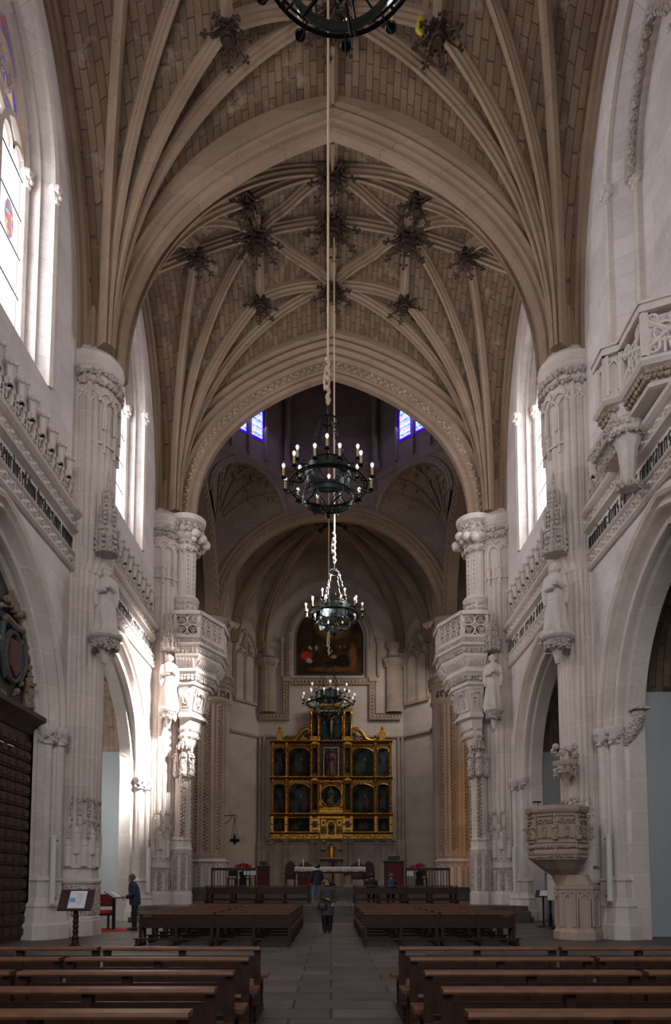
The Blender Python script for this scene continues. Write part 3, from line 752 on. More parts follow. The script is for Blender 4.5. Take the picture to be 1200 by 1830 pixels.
# ================================================================ piers
def bundle(cx, cy, rx, ry, z, k=1.0, n=176):
    P = []
    for i in range(n):
        a = 2 * pi * i / n
        r = (1 + .08 * abs(math.sin(4 * a)) ** .5 + .08 * abs(math.sin(11 * a)) ** .6 - .09) * k
        P.append((cx + rx * r * math.cos(a), cy + ry * r * math.sin(a), z))
    return P
def ell(cx, cy, rx, ry, z, n=8, ph=pi / 8):
    return [(cx + rx * math.cos(2 * pi * i / n + ph), cy + ry * math.sin(2 * pi * i / n + ph), z) for i in range(n)]
def drum_panels(mb, cx, cy, rx, ry, z0, z1, n=8, ph=pi / 8, gothic=True):
    """blind tracery on each side of an octagonal pedestal"""
    V = ell(cx, cy, rx, ry, 0, n, ph)
    for i in range(n):
        a, b = Vector(V[i]), Vector(V[(i + 1) % n]); d = b - a; L = d.length; d /= L; nn = Vector((d.y, -d.x, 0))
        fp = lambda u, v, w_: tuple(a + d * u + nn * w_ + Vector((0, 0, v)))
        mb.prism([(0, z0), (.06, z0), (.06, z1), (0, z1)], fp, -.02, .04); mb.prism([(L - .06, z0), (L, z0), (L, z1), (L - .06, z1)], fp, -.02, .04)
        m = 2 if L > .55 else 1
        for j in range(m):
            c = L * (j + .5) / m; hw = L / m / 2 - .07
            if gothic:
                sweep2(mb, arch(c, hw, z1 - hw * 1.7, hw * 1.3, 5, z0), [(-.03, 0), (-.03, .04), (.03, .04), (.03, 0)], fp)
                for e in (-1, 1): mb.ball(fp(c + e * hw * .4, z1 - hw * .6, .01), hw * .28, 6, 4); mb.ball(fp(c + e * hw * .8, z1 - hw * .1, .01), hw * .25, 6, 4)
                mb.ball(fp(c, z1 - hw * .15, .01), hw * .26, 6, 4)
def foliage_ring(mb, cx, cy, rx, ry, z, h, n, r):
    for i in range(n):
        a = 2 * pi * i / n
        for j in range(2):
            aa = a + random.uniform(-.04, .04); zz = z + h * (.25 + .5 * j) + random.uniform(-.04, .04)
            x, y = cx + rx * math.cos(aa), cy + ry * math.sin(aa); rr = r * random.uniform(.8, 1.2)
            mb.ball((x, y, zz), rr, 6, 4, .9)
            for e in range(3):
                b = random.random() * 6.28
                mb.ball((x + math.cos(aa) * rr * .5 - math.sin(aa) * rr * .9 * math.cos(b), y + math.sin(aa) * rr * .5 + math.cos(aa) * rr * .9 * math.cos(b), zz + rr * .9 * math.sin(b)), rr * .5, 5, 3)
def capital(root, cx, cy, r, zt):
    mb = MB()
    mb.lathe([(r * .93, zt - 2.3), (r * .95, zt - 1.5), (r * 1.0, zt - 1.15), (r * 1.03, zt - 1.1), (r * 1.0, zt - 1.0), (r * 1.03, zt - .45), (r * 1.1, zt - .4), (r * 1.13, zt - .3), (r * 1.08, zt - .25),
              (r * 1.12, zt - .2), (r * 1.17, zt - .1), (r * 1.15, zt), (r * 1.05, zt + .06), (r * .8, zt + .45), (r * .3, zt + .5)], (cx, cy, 0), 48)
    mb.build('capital', 'plain', root, True)
    mb = MB(); foliage_ring(mb, cx, cy, r * 1.05, r * 1.05, zt - 1.02, .55, 30, .10); mb.build('capital_foliage', 'carved', root)
    mb = MB()
    for i in range(12):
        a0 = 2 * pi * i / 12
        fc = lambda u, v, d: (cx + (r * 1.0 + d) * math.cos(a0 + u / r), cy + (r * 1.0 + d) * math.sin(a0 + u / r), v)
        sweep2(mb, arch(0, .24, zt - 1.75, .45, 5, zt - 2.3), [(-.025, -.02), (-.025, .05), (.03, .06), (.03, -.02)], fc)
        mb.prism([(-.05, zt - 1.3), (.05, zt - 1.3), (0, zt - 1.05)], fc, 0, .08)
        sweep2(mb, arch(.26, .22, zt - 1.45, .28, 4), [(-.02, 0), (-.02, .05), (.02, .05), (.02, 0)], fc)
        mb.prism([(-.26 * r, zt - 3.0), (-.2 * r, zt - 3.0), (-.2 * r, zt - 2.3), (-.26 * r, zt - 2.3)], fc, -.1, .03)
        mb.prism([(-.2 * r, zt - 2.75), (.2 * r, zt - 2.75), (.2 * r, zt - 2.68), (-.2 * r, zt - 2.68)], fc, -.1, .02)
    mb.build('capital_arcading', 'plain', root)
def pedestal(root, cx, cy, rx, ry, z0=0, hh=1.55):
    mb = MB(); E = lambda k, z: ell(cx, cy, rx * k, ry * k, z)
    mb.loft([E(1.16, z0), E(1.16, z0 + .42), E(1.12, z0 + .46), E(1.12, z0 + .5), E(1.03, z0 + .56), E(1.03, z0 + hh - .12), E(1.12, z0 + hh - .06), E(1.14, z0 + hh), E(1.0, z0 + hh + .06), E(.95, z0 + hh + .32), E(1.02, z0 + hh + .36), E(1.02, z0 + hh + .42), E(.9, z0 + hh + .5)])
    mb.build('pedestal', 'plain', root)
    mb = MB(); drum_panels(mb, cx, cy, rx * 1.03, ry * 1.03, z0 + .58, z0 + hh - .14); mb.build('pedestal_tracery', 'carved', root)
def shaft_bases(root, cx, cy, rx, ry, z0):
    mb = MB()
    for i in range(16):
        a = 2 * pi * i / 16; zz = z0 + (.35 if i % 2 else 0)
        x, y = cx + rx * math.cos(a), cy + ry * math.sin(a)
        mb.lathe([(.13, zz), (.13, zz + .5), (.10, zz + .56), (.12, zz + .62), (.08, zz + .7), (.06, zz + .75)], (x, y, 0), 8)
    mb.build('shaft_bases', 'plain', root)
def blind_reliefs(root, s, cx, cy, r, z0, m='carved', ry=None):
    ry = ry or r
    mb = MB()
    for i in range(-3, 4):
        a = (pi if s > 0 else 0) + i * .42
        fc = lambda u, v, d: (cx + (r + d) * math.cos(a + u / r), cy + (ry + d) * math.sin(a + u / r), v)
        for zz in (z0, z0 + .62):
            sweep2(mb, arch(0, .13, zz + .25, .22, 4, zz), [(-.02, 0), (-.02, .05), (.03, .05), (.03, 0)], fc)
            for e in (-.06, .06): mb.ball(fc(e, zz + .5, .02), .05, 5, 3)
    mb.build('blind_tracery', m, root)
for s in (-1, 1):
    cx, cy = s * 7.3, D[2]
    root = thing('nave_pier', (cx, cy, 0), ('nearer clustered stone pier on the left, behind the tilted information panel' if s < 0 else 'nearer clustered stone pier on the right, carrying the pulpit'), 'pier')
    pedestal(root, s * 7.35, cy, .56, .86)
    mb = MB(); mb.loft([bundle(s * 7.35, cy, .53, .82, z) for z in (1.9, 11.2)]); mb.build('clustered_shaft', 'pier', root, True)
    mb = MB(); mb.loft([bundle(s * 7.35, cy, .56, .82, z) for z in (10.5,)] + [bundle(cx, cy, .69, .82, z) for z in (10.9, 16.2)]); mb.build('upper_shaft', 'pier', root, True)
    shaft_bases(root, s * 7.35, cy, .5, .8, 1.95); blind_reliefs(root, s, s * 7.35, cy, .53, 2.75, 'carved', .82)
    capital(root, cx, cy, .80, 17.15)
    mb = MB(); mb.loft([bundle(s * 7.28, cy, rx, ry, z) for rx, ry, z in ((.68, .74, 17.1), (.66, .70, 18.2), (.62, .62, 19.6), (.5, .5, 20.6))]); mb.build('vault_springer', 'rib', root, True)
# piers of the crossing
for s in (-1, 1):
    cx, cy = s * 7.35, D[3]
    root = thing('crossing_pier', (cx, cy, .59), ('sunlit crossing pier on the left, where the nave meets the raised crossing' if s < 0 else 'shaded crossing pier on the right, where the nave meets the raised crossing'), 'pier')
    pedestal(root, cx, cy, .86, .86, .59)
    mb = MB(); mb.loft([bundle(cx, cy, .80, .80, z) for z in (2.4, 16.2)]); mb.build('clustered_shaft', 'pier', root, True)
    shaft_bases(root, cx, cy, .8, .8, 2.5); blind_reliefs(root, s, cx, cy, .84, 3.3)
    capital(root, cx, cy, .90, 17.1)
    mb = MB(); mb.loft([bundle(s * 7.28, cy, rx, ry, z) for rx, ry, z in ((.72, .8, 17.1), (.68, .72, 18.2), (.62, .64, 19.6), (.5, .5, 20.6))]); mb.build('vault_springer', 'rib', root, True)
    # slimmer shaft in front of the tribune
    x2, y2 = s * 6.3, 30.15
    pedestal(root, s * 6.25, 29.9, .42, .42, .59, 2.3)
    mb = MB(); mb.loft([bundle(s * 6.2, 29.9, .34, .34, z) for z in (2.9, 6.6)]); mb.build('tribune_shaft', 'plain', root, True)
    mb = MB()
    for z in [3.3 + .16 * i for i in range(20)]:
        for e in (-1, 1): mb.ball((s * 6.16 + e * .05, 29.56, z + e * .04), .07, 6, 4); mb.ball((s * 5.86, 29.86 + e * .05, z + e * .04), .07, 6, 4)
    mb.build('vertical_foliage', 'warmcarved', root)
    mb = MB(); mb.loft([bundle(x2, y2, .40, .40, z) for z in (13.6, 16.1)]); mb.lathe([(.15, 12.5), (.5, 12.8), (.56, 13.0), (.5, 13.1), (.52, 13.5), (.6, 13.6), (.55, 13.7), (.42, 13.75)], (x2, y2, 0), 24)
    mb.lathe([(.42, 15.6), (.5, 15.9), (.52, 16.2), (.66, 16.3), (.7, 16.45), (.62, 16.5), (.6, 16.9), (.8, 17.0), (.84, 17.2), (.5, 17.3)], (x2, y2, 0), 24); mb.build('upper_tribune_shaft', 'plain', root, True)
    mb = MB(); foliage_ring(mb, x2, y2, .54, .54, 15.6, .6, 14, .08); foliage_ring(mb, x2, y2, .52, .52, 13.05, .45, 16, .06); foliage_ring(mb, x2, y2, .66, .66, 16.45, .5, 16, .1); mb.build('capital_foliage', 'carved', root)
    mb = MB()
    for i in range(6):
        a = (pi if s > 0 else 0) + (i - 2) * .45 * (1) ; mb.ball((x2 + .86 * math.cos(a), y2 + .86 * math.sin(a), 16.35 - .12 * (i % 3)), .19, 10, 7); mb.ball((x2 + .72 * math.cos(a), y2 + .72 * math.sin(a), 16.15), .13, 8, 5)
    mb.build('crockets', 'plain', root, True)
    mb = MB()
    for z in [13.9 + .2 * i for i in range(9)]:
        for a in (-1.2, -.5): mb.ball((x2 + (-s) * .42 * math.cos(a), y2 + .42 * math.sin(a), z), .05, 5, 3)
    mb.build('beading', 'carved', root)
# rear crossing piers beside the apse
for s in (-1, 1):
    cx, cy = s * 7.45, 43.9
    root = thing('apse_pier', (cx, cy, .59), ('far clustered pier left of the altar with an inscribed collar' if s < 0 else 'far clustered pier right of the altar with an inscribed collar'), 'pier')
    pedestal(root, cx, cy, 1.12, 1.12, .59, 2.2)
    mb = MB(); mb.loft([bundle(cx, cy, 1.08, 1.08, z) for z in (3.0, 12.7)]); mb.build('clustered_shaft', 'brownstone', root, True)
    mb = MB(); mb.loft([bundle(cx, cy, .8, .8, z) for z in (13.9, 17.4)]); mb.lathe([(.85, 16.6), (.95, 16.9), (.95, 17.2), (1.2, 17.5), (1.25, 17.8), (.9, 18.1)], (cx, cy, 0), 24); mb.build('upper_shaft', 'brownstone', root, True)
    mb = MB(); mb.lathe([(1.1, 12.3), (1.25, 12.5), (1.28, 12.62), (1.2, 12.7), (1.2, 13.35), (1.3, 13.42), (1.36, 13.55), (1.28, 13.65), (1.3, 14.0), (1.4, 14.05), (1.36, 14.2), (.8, 14.4)], (cx, cy, 0), 40); mb.build('inscribed_collar', 'brownstone', root, True)
    mb = MB(); fc = lambda u, v, d: (cx + (1.215 + d) * math.cos(-2.5 + u / 1.2 if s > 0 else -2.0 + u / 1.2), cy + (1.215 + d) * math.sin(-2.5 + u / 1.2 if s > 0 else -2.0 + u / 1.2), 12.78 + v)
    letters(mb, 'aepinuso' if s > 0 else 'pinu cso', 0, .42, fc, .34, .16); mb.build('lettering', 'ink', root)
    mb = MB(); foliage_ring(mb, cx, cy, 1.31, 1.31, 13.6, .45, 30, .08); foliage_ring(mb, cx, cy, .98, .98, 16.7, .6, 20, .11); mb.build('capital_foliage', 'warmcarved', root)
    mb = MB()
    for a in (-2.35 if s < 0 else -.8, -1.6, -.95 if s < 0 else -2.2):
        for i in range(42):
            for e in (-1, 1):
                aa = a + e * .05; mb.ball((cx + 1.13 * math.cos(aa), cy + 1.13 * math.sin(aa), 3.6 + .21 * i + e * .05), .10, 5, 4)
    for i in range(14): mb.ball((cx - s * .3, cy - .82, 14.4 + .18 * i), .06, 5, 3)
    mb.build('vertical_foliage', 'warmcarved', root)
    mb = MB()
    for i in range(5): mb.ball((cx - s * (1.25 + .08 * i), cy - .6 + .1 * i, 17.55 - .12 * (i % 2)), .16, 8, 5)
    mb.build('crockets', 'brownstone', root, True)

# ================================================================ inscribed friezes with cresting
TXT = {(-1, 1): 'ionglesi maria agl:oria de nrustro:senor dios eilabum christian:isimos principe', (-1, 2): 'lumela: mu reuerendos reyes catolicos',
       (1, 1): 'munduum:diros emilius imperatoris nmi: e dunmiru:illus', (1, 2): 'illust: ini reyna dona u:nmiris'}
for s in (-1, 1):
    for k in (1, 2):
        ya, yb = (11.9, 20.0) if k == 1 else (21.65, 29.3)
        root = thing('inscribed_frieze', (s * W, (ya + yb) / 2, 10.45), {(-1, 1): 'long carved frieze with black gothic letters, nearer one on the left wall', (-1, 2): 'long carved frieze with black gothic letters, farther one on the left wall, partly sunlit',
                     (1, 1): 'long carved frieze with black gothic letters under the right organ balcony', (1, 2): 'long carved frieze with black gothic letters, farther one on the right wall'}[s, k], 'frieze', 'inscribed friezes')
        fm = lambda a, b, d: (s * (W - d), a, b)
        prof = [(-.05, 10.42), (.07, 10.42), (.13, 10.48), (.13, 10.54), (.07, 10.58), (.07, 10.84), (.12, 10.87), (.15, 10.91), (.12, 10.95), (.05, 10.98), (.04, 11.50), (.10, 11.53), (.2, 11.58), (.21, 11.64),
                (.14, 11.67), (.12, 11.93), (.2, 11.97), (.28, 12.04), (.30, 12.12), (.26, 12.19), (.16, 12.22), (-.05, 12.24)]
        mb = MB(); mb.loft([[fm(y, b, a) for a, b in prof] for y in (ya, yb)]); mb.build('moulding', 'plain', root)
        for (z0, z1, dd, ph) in ((10.58, 10.84, .07, 0), (11.67, 11.93, .125, .2)):
            mb = MB(); nu = int((yb - ya) / .035)
            mb.grid(nu, 8, lambda u, v: fm(ya + (yb - ya) * u, z0 + (z1 - z0) * v, dd - .02 + .115 * vine((yb - ya) * u + ph, v, .42)))
            mb.build('vine_relief', 'plain', root, True)
        mb = MB()
        if s < 0: fl = lambda a, b, d: fm(ya + .05 + a, 11.05 + b, .046 + d)
        else: fl = lambda a, b, d: fm(yb - .05 - a, 11.05 + b, .046 + d)
        t = TXT[s, k]; mb2 = MB(); e = letters(mb2, t, 0, .36, fl, .25, .15); q = (yb - ya - .1) / e
        fl2 = (lambda a, b, d: fl(a * q, b, d)); letters(mb, t, 0, .36, fl2, .25, .15); mb.build('gothic_lettering', 'ink', root)
        # cresting: tiers of little pointed cells with leaf finials
        mb = MB(); fin = MB(); step = .62; n = int((yb - ya - .3) / step); off = (yb - ya - n * step) / 2
        cell = [(-.018, .06), (-.018, .14), (.028, .14), (.028, .06)]
        for i in range(n):
            c0 = ya + off + step * (i + .5)
            if s > 0 and k == 1 and c0 < 17.9: continue
            for (dx, z0, hw, hh) in ((-.155, 12.2, .15, .30), (.155, 12.2, .15, .30), (0, 12.50, .15, .30), (-.23, 12.42, .09, .24), (.23, 12.42, .09, .24), (-.09, 12.82, .085, .2), (.09, 12.82, .085, .2)):
                sweep2(mb, arch(c0 + dx, hw, z0 + hh * .45, hh * .6, 5, z0), cell, fm)
            mb.prism([(c0 - .3, 12.2), (c0 + .3, 12.2), (c0 + .3, 12.5), (c0, 13.0), (c0 - .3, 12.5)], fm, .05, .062)
            P = [(c0, .10, 12.95), (c0, .12, 13.1), (c0, .15, 13.25)]
            fin.loft([[fm(c0 + r * math.cos(a), z, .10 + r * .7 * math.sin(a)) for a in [j * pi / 3 for j in range(6)]] for r, z in ((.11, 12.92), (.12, 13.1), (.16, 13.3), (.13, 13.42), (.05, 13.55), (.02, 13.62))])
            for e in (-1, 1): fin.ball(fm(c0 + e * .13, 13.38, .16), .06, 6, 4)
            fin.ball(fm(c0, 13.42, .25), .06, 6, 4)
        mb.build('cresting', 'plain', root); fin.build('leaf_finials', 'plain', root)

# ================================================================ statues, canopies, brackets
def figure(mb, c, h, face, arms=True, hood=False, seed=1):
    """robed standing stone figure; c base centre, face = heading in xy"""
    rnd = random.Random(seed); x0, y0, z0 = c
    prof = [(0, .150), (.03, .165), (.12, .150), (.3, .138), (.48, .125), (.58, .118), (.68, .125), (.76, .130), (.80, .118), (.83, .075), (.855, .042)]
    rings = []; n = 28
    for t, r in prof:
        fold = .17 * max(0, 1 - t / .85)
        rings.append([(x0 + h * (r * (1 + fold * math.sin(7 * a + 3 * t) + fold * .5 * math.sin(13 * a)) * math.cos(a)) * 1.0, y0 + h * r * (.82 + .0) * (1 + fold * math.sin(7 * a + 3 * t)) * math.sin(a), z0 + h * t) for a in [2 * pi * j / n for j in range(n)]])
    mb.loft(rings); fx, fy = math.cos(face), math.sin(face); lx, ly = -fy, fx
    mb.ball((x0 + fx * .01 * h, y0 + fy * .01 * h, z0 + .915 * h), .062 * h, 12, 9, 1.22)
    mb.ball((x0 + fx * .065 * h, y0 + fy * .065 * h, z0 + .91 * h), .013 * h, 5, 4, 1.5)
    for i in range(14):
        a = face + pi + (i - 6.5) * .3; mb.ball((x0 + .058 * h * math.cos(a), y0 + .058 * h * math.sin(a), z0 + (.945 if i % 2 else .905) * h), .024 * h, 6, 4)
    if hood: mb.lathe([(.075 * h, .94 * h), (.08 * h, .955 * h), (.07 * h, .97 * h), (.055 * h, .985 * h), (.01, 1.0 * h)], (x0, y0, z0), 14)
    else: mb.ball((x0 - fx * .015 * h, y0 - fy * .015 * h, z0 + .935 * h), .066 * h, 12, 8, 1.05)
    if arms:
        for e in (-1, 1):
            sh = (x0 + lx * e * .105 * h, y0 + ly * e * .105 * h, z0 + .77 * h); el = (x0 + lx * e * .135 * h + fx * .04 * h, y0 + ly * e * .135 * h + fy * .04 * h, z0 + .6 * h)
            ha = (x0 + lx * e * .03 * h + fx * .17 * h, y0 + ly * e * .03 * h + fy * .17 * h, z0 + (.63 + .03 * e) * h)
            mb.tube([sh, el, ha], [.052 * h, .05 * h, .03 * h], 10); mb.ball(ha, .03 * h, 8, 5)
            mb.loft([[(el[0] + q * math.cos(a), el[1] + q * math.sin(a), z) for a in [j * pi / 3 for j in range(6)]] for q, z in ((.05 * h, el[2]), (.045 * h, el[2] - .12 * h), (.02 * h, el[2] - .2 * h))])
        mb.cbox((x0 + fx * .17 * h, y0 + fy * .17 * h, z0 + .65 * h), (.09 * h, .05 * h, .07 * h), face)
def bracket(root, c, r, m='plain'):
    mb = MB(); mb.lathe([(.06, -.85), (.12, -.6), (.3 * r, -.5), (.55 * r, -.35), (.75 * r, -.2), (.9 * r, -.16), (1.0 * r, -.1), (1.0 * r, -.03), (.92 * r, 0)], c, 12)
    mb.build('bracket', m, root); mb = MB(); foliage_ring(mb, c[0], c[1], .62 * r, .62 * r, c[2] - .5, .4, 12, .09 * r / .5); mb.build('bracket_foliage', 'carved', root)
def canopy(root, c, r, h):
    mb = MB(); cx, cy, cz = c
    mb.loft([ell(cx, cy, k * r, k * r, cz + z * h, 6, 0) for k, z in ((.9, 0), (1.0, .02), (1.0, .05), (.86, .06), (.86, .24), (.98, .25), (.98, .28), (.6, .30), (.6, .48), (.7, .49), (.68, .52), (.38, .54), (.36, .72), (.44, .73), (.2, .76), (.16, .92), (.05, 1.0))])
    for lv, (k, z0, hh) in enumerate(((1.0, 0, .32), (.68, .3, .26), (.42, .54, .22))):
        V = ell(cx, cy, k * r, k * r, 0, 6, 0)
        for i in range(6):
            x, y, _ = V[i]; mb.lathe([(.05 * r / .5, -.06), (.06 * r / .5, hh * h * .75), (.015, hh * h)], (x, y, cz + z0 * h), 5)
            for e in range(4): mb.ball((x, y, cz + z0 * h + hh * h * (.3 + .18 * e)), .07 * r / .5, 5, 3)
            x2, y2, _ = V[(i + 1) % 6]; mx, my = (x + x2) / 2, (y + y2) / 2
            for e in range(3): mb.ball((mx, my, cz + z0 * h + hh * h * (.15 + .2 * e)), .085 * r / .5, 6, 4)
    mb.build('canopy', 'carved', root)
rot_in = {-1: -.6, 1: pi + .6}
for s in (-1, 1):
    c = (s * 6.5, 20.1, 8.6)
    root = thing('statue', c, 'stone saint in a flat hat high on the nearer left pier' if s < 0 else 'stone saint holding a book high on the nearer right pier', 'statue')
    mb = MB(); figure(mb, c, 2.0 if s < 0 else 2.15, -1.2 if s < 0 else -2.0, True, s < 0, 3); mb.build('figure', 'plain', root, True)
    bracket(root, c, .5)
    canopy(root, (s * 6.52, 20.15, 11.0), .38, 2.55)
for s in (-1, 1):
    c = (s * 6.75, 29.25, 8.7)
    root = thing('statue', c, 'sunlit stone saint beside the left tribune' if s < 0 else 'stone saint with draped robe beside the right tribune', 'statue')
    mb = MB(); figure(mb, c, 2.3, -1.57 - s * .3, True, False, 5); mb.build('figure', 'plain', root, True)
    bracket(root, c, .42); canopy(root, (s * 6.75, 29.25, 11.15), .36, 1.7)
# small bust bracket under tribunes
for s in (-1, 1):
    root = thing('corbel_figures', (s * 6.1, 29.6, 6.5), 'cluster of small carved figures under the left tribune' if s < 0 else 'cluster of small carved figures under the right tribune', 'carving')
    mb = MB()
    for i in range(3):
        a = -pi / 2 + (i - 1) * .9; c = (s * 6.15 + .38 * math.cos(a), 29.85 + .38 * math.sin(a), 6.1)
        figure(mb, c, .95, a, True, False, i)
        mb.ball((c[0], c[1], 6.0), .17, 8, 5)
    mb.build('figures', 'carved', root, True)
    mb = MB(); canopy(root, (s * 6.15, 29.55, 7.05), .3, .5)

# ================================================================ tribunes on the crossing piers
for s in (-1, 1):
    root = thing('tribune', (s * 6.9, 31.2, 7), 'projecting carved stone tribune with pierced parapet on the left, lit by the sun' if s < 0 else 'projecting carved stone tribune with pierced parapet on the right', 'tribune', 'tribunes of the crossing')
    K = lambda t: (s * (6.45 - .22 * (1 - t)), 31.1 - 1.15 * (1 - t))
    PL = [(-.12, -1.8), (.95, -1.8), (1.7, -.1), (1.7, 1.1), (.4, 1.6), (-.35, 0)]
    LV = [(0, .42, 6.9), (.0, .5, 7.2), (.15, .75, 7.6), (.3, .95, 8.3), (.32, 1.2, 8.38), (.32, 1.2, 8.5), (.34, 1.0, 8.6), (.5, 1.35, 9.7), (.52, 1.5, 9.76), (.52, 1.5, 9.84), (.56, 1.5, 9.9), (.62, 1.62, 10.2), (.66, 1.8, 10.3), (.66, 1.8, 10.4),
          (.72, 1.72, 10.45), (.82, 1.98, 10.85), (.86, 2.1, 10.95), (.86, 2.1, 11.05), (.9, 2.05, 11.1), (.95, 2.15, 11.35), (1, 2.36, 11.42), (1, 2.36, 11.52), (1, 2.2, 11.56), (1, 2.2, 11.72), (1, 2.26, 11.75), (1, 2.26, 11.8), (1, 1.95, 11.82), (1, 1.9, 11.8)]
    mb = MB(); P = []
    def rg(t, r, z):
        c = K(t)
        return [(c[0] - s * px_ * r / 2.26, c[1] + py_ * r / 2.26, z) for px_, py_ in PL]
    mb.loft([rg(*l) for l in LV]); mb.build('corbelled_body', 'plain', root)
    # gadroons, carved bands, monogram panels, pierced parapet
    gad = MB(); car = MB(); par = MB(); mon = MB()
    def face(t, r, i):
        V = rg(t, r, 0); a, b = Vector(V[i]), Vector(V[(i + 1) % 6]); d = b - a; L = d.length; d /= L; nn = Vector((d.y, -d.x, 0))
        c = Vector((*K(t), 0))
        if (a - c).dot(nn) < 0: nn = -nn
        return a, d, nn, L
    for i in (5, 0, 1, 2):
        a, d, nn, L = face(.77, 1.88, i)
        for j in range(int(L / .13)): p = a + d * (.07 + j * .13) + Vector((0, 0, 10.65)); gad.tube([tuple(p - nn * .10 - Vector((0, 0, .17))), tuple(p + nn * .05), tuple(p + nn * .14 + Vector((0, 0, .17)))], [.02, .055, .045], 6)
        for (t, r, z, h_, st) in ((.58, 1.6, 9.93, .25, .14), (.93, 2.12, 11.1, .22, .14), (.2, .82, 7.45, .6, .13), (1, 2.22, 11.57, .13, .13)):
            a, d, nn, L = face(t, r, i)
            for j in range(int(L / st)):
                for zz in (0, 1): p = a + d * (.06 + j * st) + Vector((0, 0, z + h_ * (.25 + .5 * zz))); car.ball(tuple(p), min(.085, h_ * .42) * random.uniform(.7, 1.15), 6, 4)
        # monogram panel
        a, d, nn, L = face(.42, 1.22, i); fp = lambda u, v, w_: tuple(a + d * u + nn * (w_ + (v - 9.15) * .22) + Vector((0, 0, v)))
        mon.prism([(.1, 8.7), (L - .1, 8.7), (L - .1, 8.75), (.1, 8.75)], fp, 0, .06); mon.prism([(.1, 9.55), (L - .1, 9.55), (L - .1, 9.6), (.1, 9.6)], fp, 0, .06)
        mon.prism([(.1, 8.7), (.15, 8.7), (.15, 9.6), (.1, 9.6)], fp, 0, .06); mon.prism([(L - .15, 8.7), (L - .1, 8.7), (L - .1, 9.6), (L - .15, 9.6)], fp, 0, .06)
        c = L / 2
        if s < 0: mon.tube([fp(c - .12, 9.25, .04), fp(c - .1, 9.0, .06), fp(c, 8.95, .06), fp(c + .1, 9.0, .06), fp(c + .12, 9.25, .04)], .035, 5); mon.tube([fp(c + .1, 9.0, .06), fp(c + .05, 8.82, .05), fp(c - .1, 8.82, .05)], .035, 5)
        else: mon.tube([fp(c - .02, 9.25, .04), fp(c - .02, 8.82, .06)], .045, 5); mon.tube([fp(c - .02, 9.22, .06), fp(c + .14, 9.24, .06)], .035, 5); mon.tube([fp(c - .02, 9.05, .06), fp(c + .1, 9.06, .06)], .03, 5)
        sweep2(mon, arch(c, .2, 9.33, .16, 5), [(-.02, 0), (-.02, .08), (.03, .08), (.03, 0)], fp)
        for e in range(7): mon.ball(fp(c - .21 + .07 * e, 9.4 + .06 * math.sin(e / 6 * pi), .05), .04, 6, 4)
        # parapet
        a, d, nn, L = face(1, 2.16, i); fp = lambda u, v, w_: tuple(a + d * u + nn * w_ + Vector((0, 0, v)))
        par.prism([(-.04, 12.74), (L + .04, 12.74), (L + .04, 12.9), (-.04, 12.9)], fp, -.12, .12); par.prism([(0, 11.8), (L, 11.8), (L, 11.88), (0, 11.88)], fp, -.09, .07)
        par.prism([(-.05, 11.8), (.07, 11.8), (.07, 12.78), (-.05, 12.78)], fp, -.08, .08)
        m = max(2, int(round(L / .42))); ww = L / m
        for j in range(m):
            for q in (0, 1):
                cc, cz = (j + .5) * ww, 12.1 + .43 * q; rr = ww / 2
                par.tube([fp(cc + rr * math.cos(t * pi / 6), cz + .22 * math.sin(t * pi / 6), 0) for t in range(12)], .035, 5, True)
                for e in range(3): aa = e * 2.09 + (pi / 2 if q else -pi / 2); par.tube([fp(cc + .09 * math.cos(aa) + .06 * math.cos(t * pi / 3), cz + .09 * math.sin(aa) + .06 * math.sin(t * pi / 3), 0) for t in range(6)], .022, 4, True)
            par.tube([fp(j * ww + .1 * math.cos(t * pi / 4), 12.32 + .1 * math.sin(t * pi / 4), 0) for t in range(8)], .025, 5, True)
            par.ball(fp(j * ww, 12.32, 0), .05, 6, 4)
    gad.build('gadroon_moulding', 'plain', root, True); car.build('foliage_bands', 'carved', root); mon.build('crowned_initial_panels', 'plain', root); par.build('pierced_parapet', 'plain', root)

# ================================================================ organ balcony on the right, nearest bay
ZB = 12.75
root = thing('organ_balcony', (7.2, 15.5, 12.6), 'projecting stone balcony with flowing pierced tracery high on the right wall', 'balcony')
OUT = [(7.55, 17.75), (6.82, 17.6), (6.78, 17.0), (7.0, 16.75), (6.55, 15.6), (6.55, 12.0), (7.55, 11.9)]
OUT = [(7.6, 16.75), (6.5, 16.55), (6.5, 16.05), (6.82, 15.87), (6.82, 14.75), (7.6, 14.42)]
def outline(off):
    cxo, cyo = 7.55, 15; res = []
    for x, y in OUT: res.append((x - off * (1 if x < 7.5 else 0), y + (off * .8 if y > 16.5 else -off * .8)))
    return res
mb = MB(); L_ = [(-.22, -.48), (-.14, -.46), (-.12, -.38), (-.17, -.34), (-.15, -.3), (-.05, -.12), (.06, -.08), (.12, 0), (.12, .07), (.04, .1), (0, .13), (-.12, .13)]
mb.loft([[(x, y, ZB + z) for x, y in outline(o)] for o, z in L_]); mb.build('cornice', 'plain', root)
mb = MB(); car = MB(); par = MB(); pan = MB()
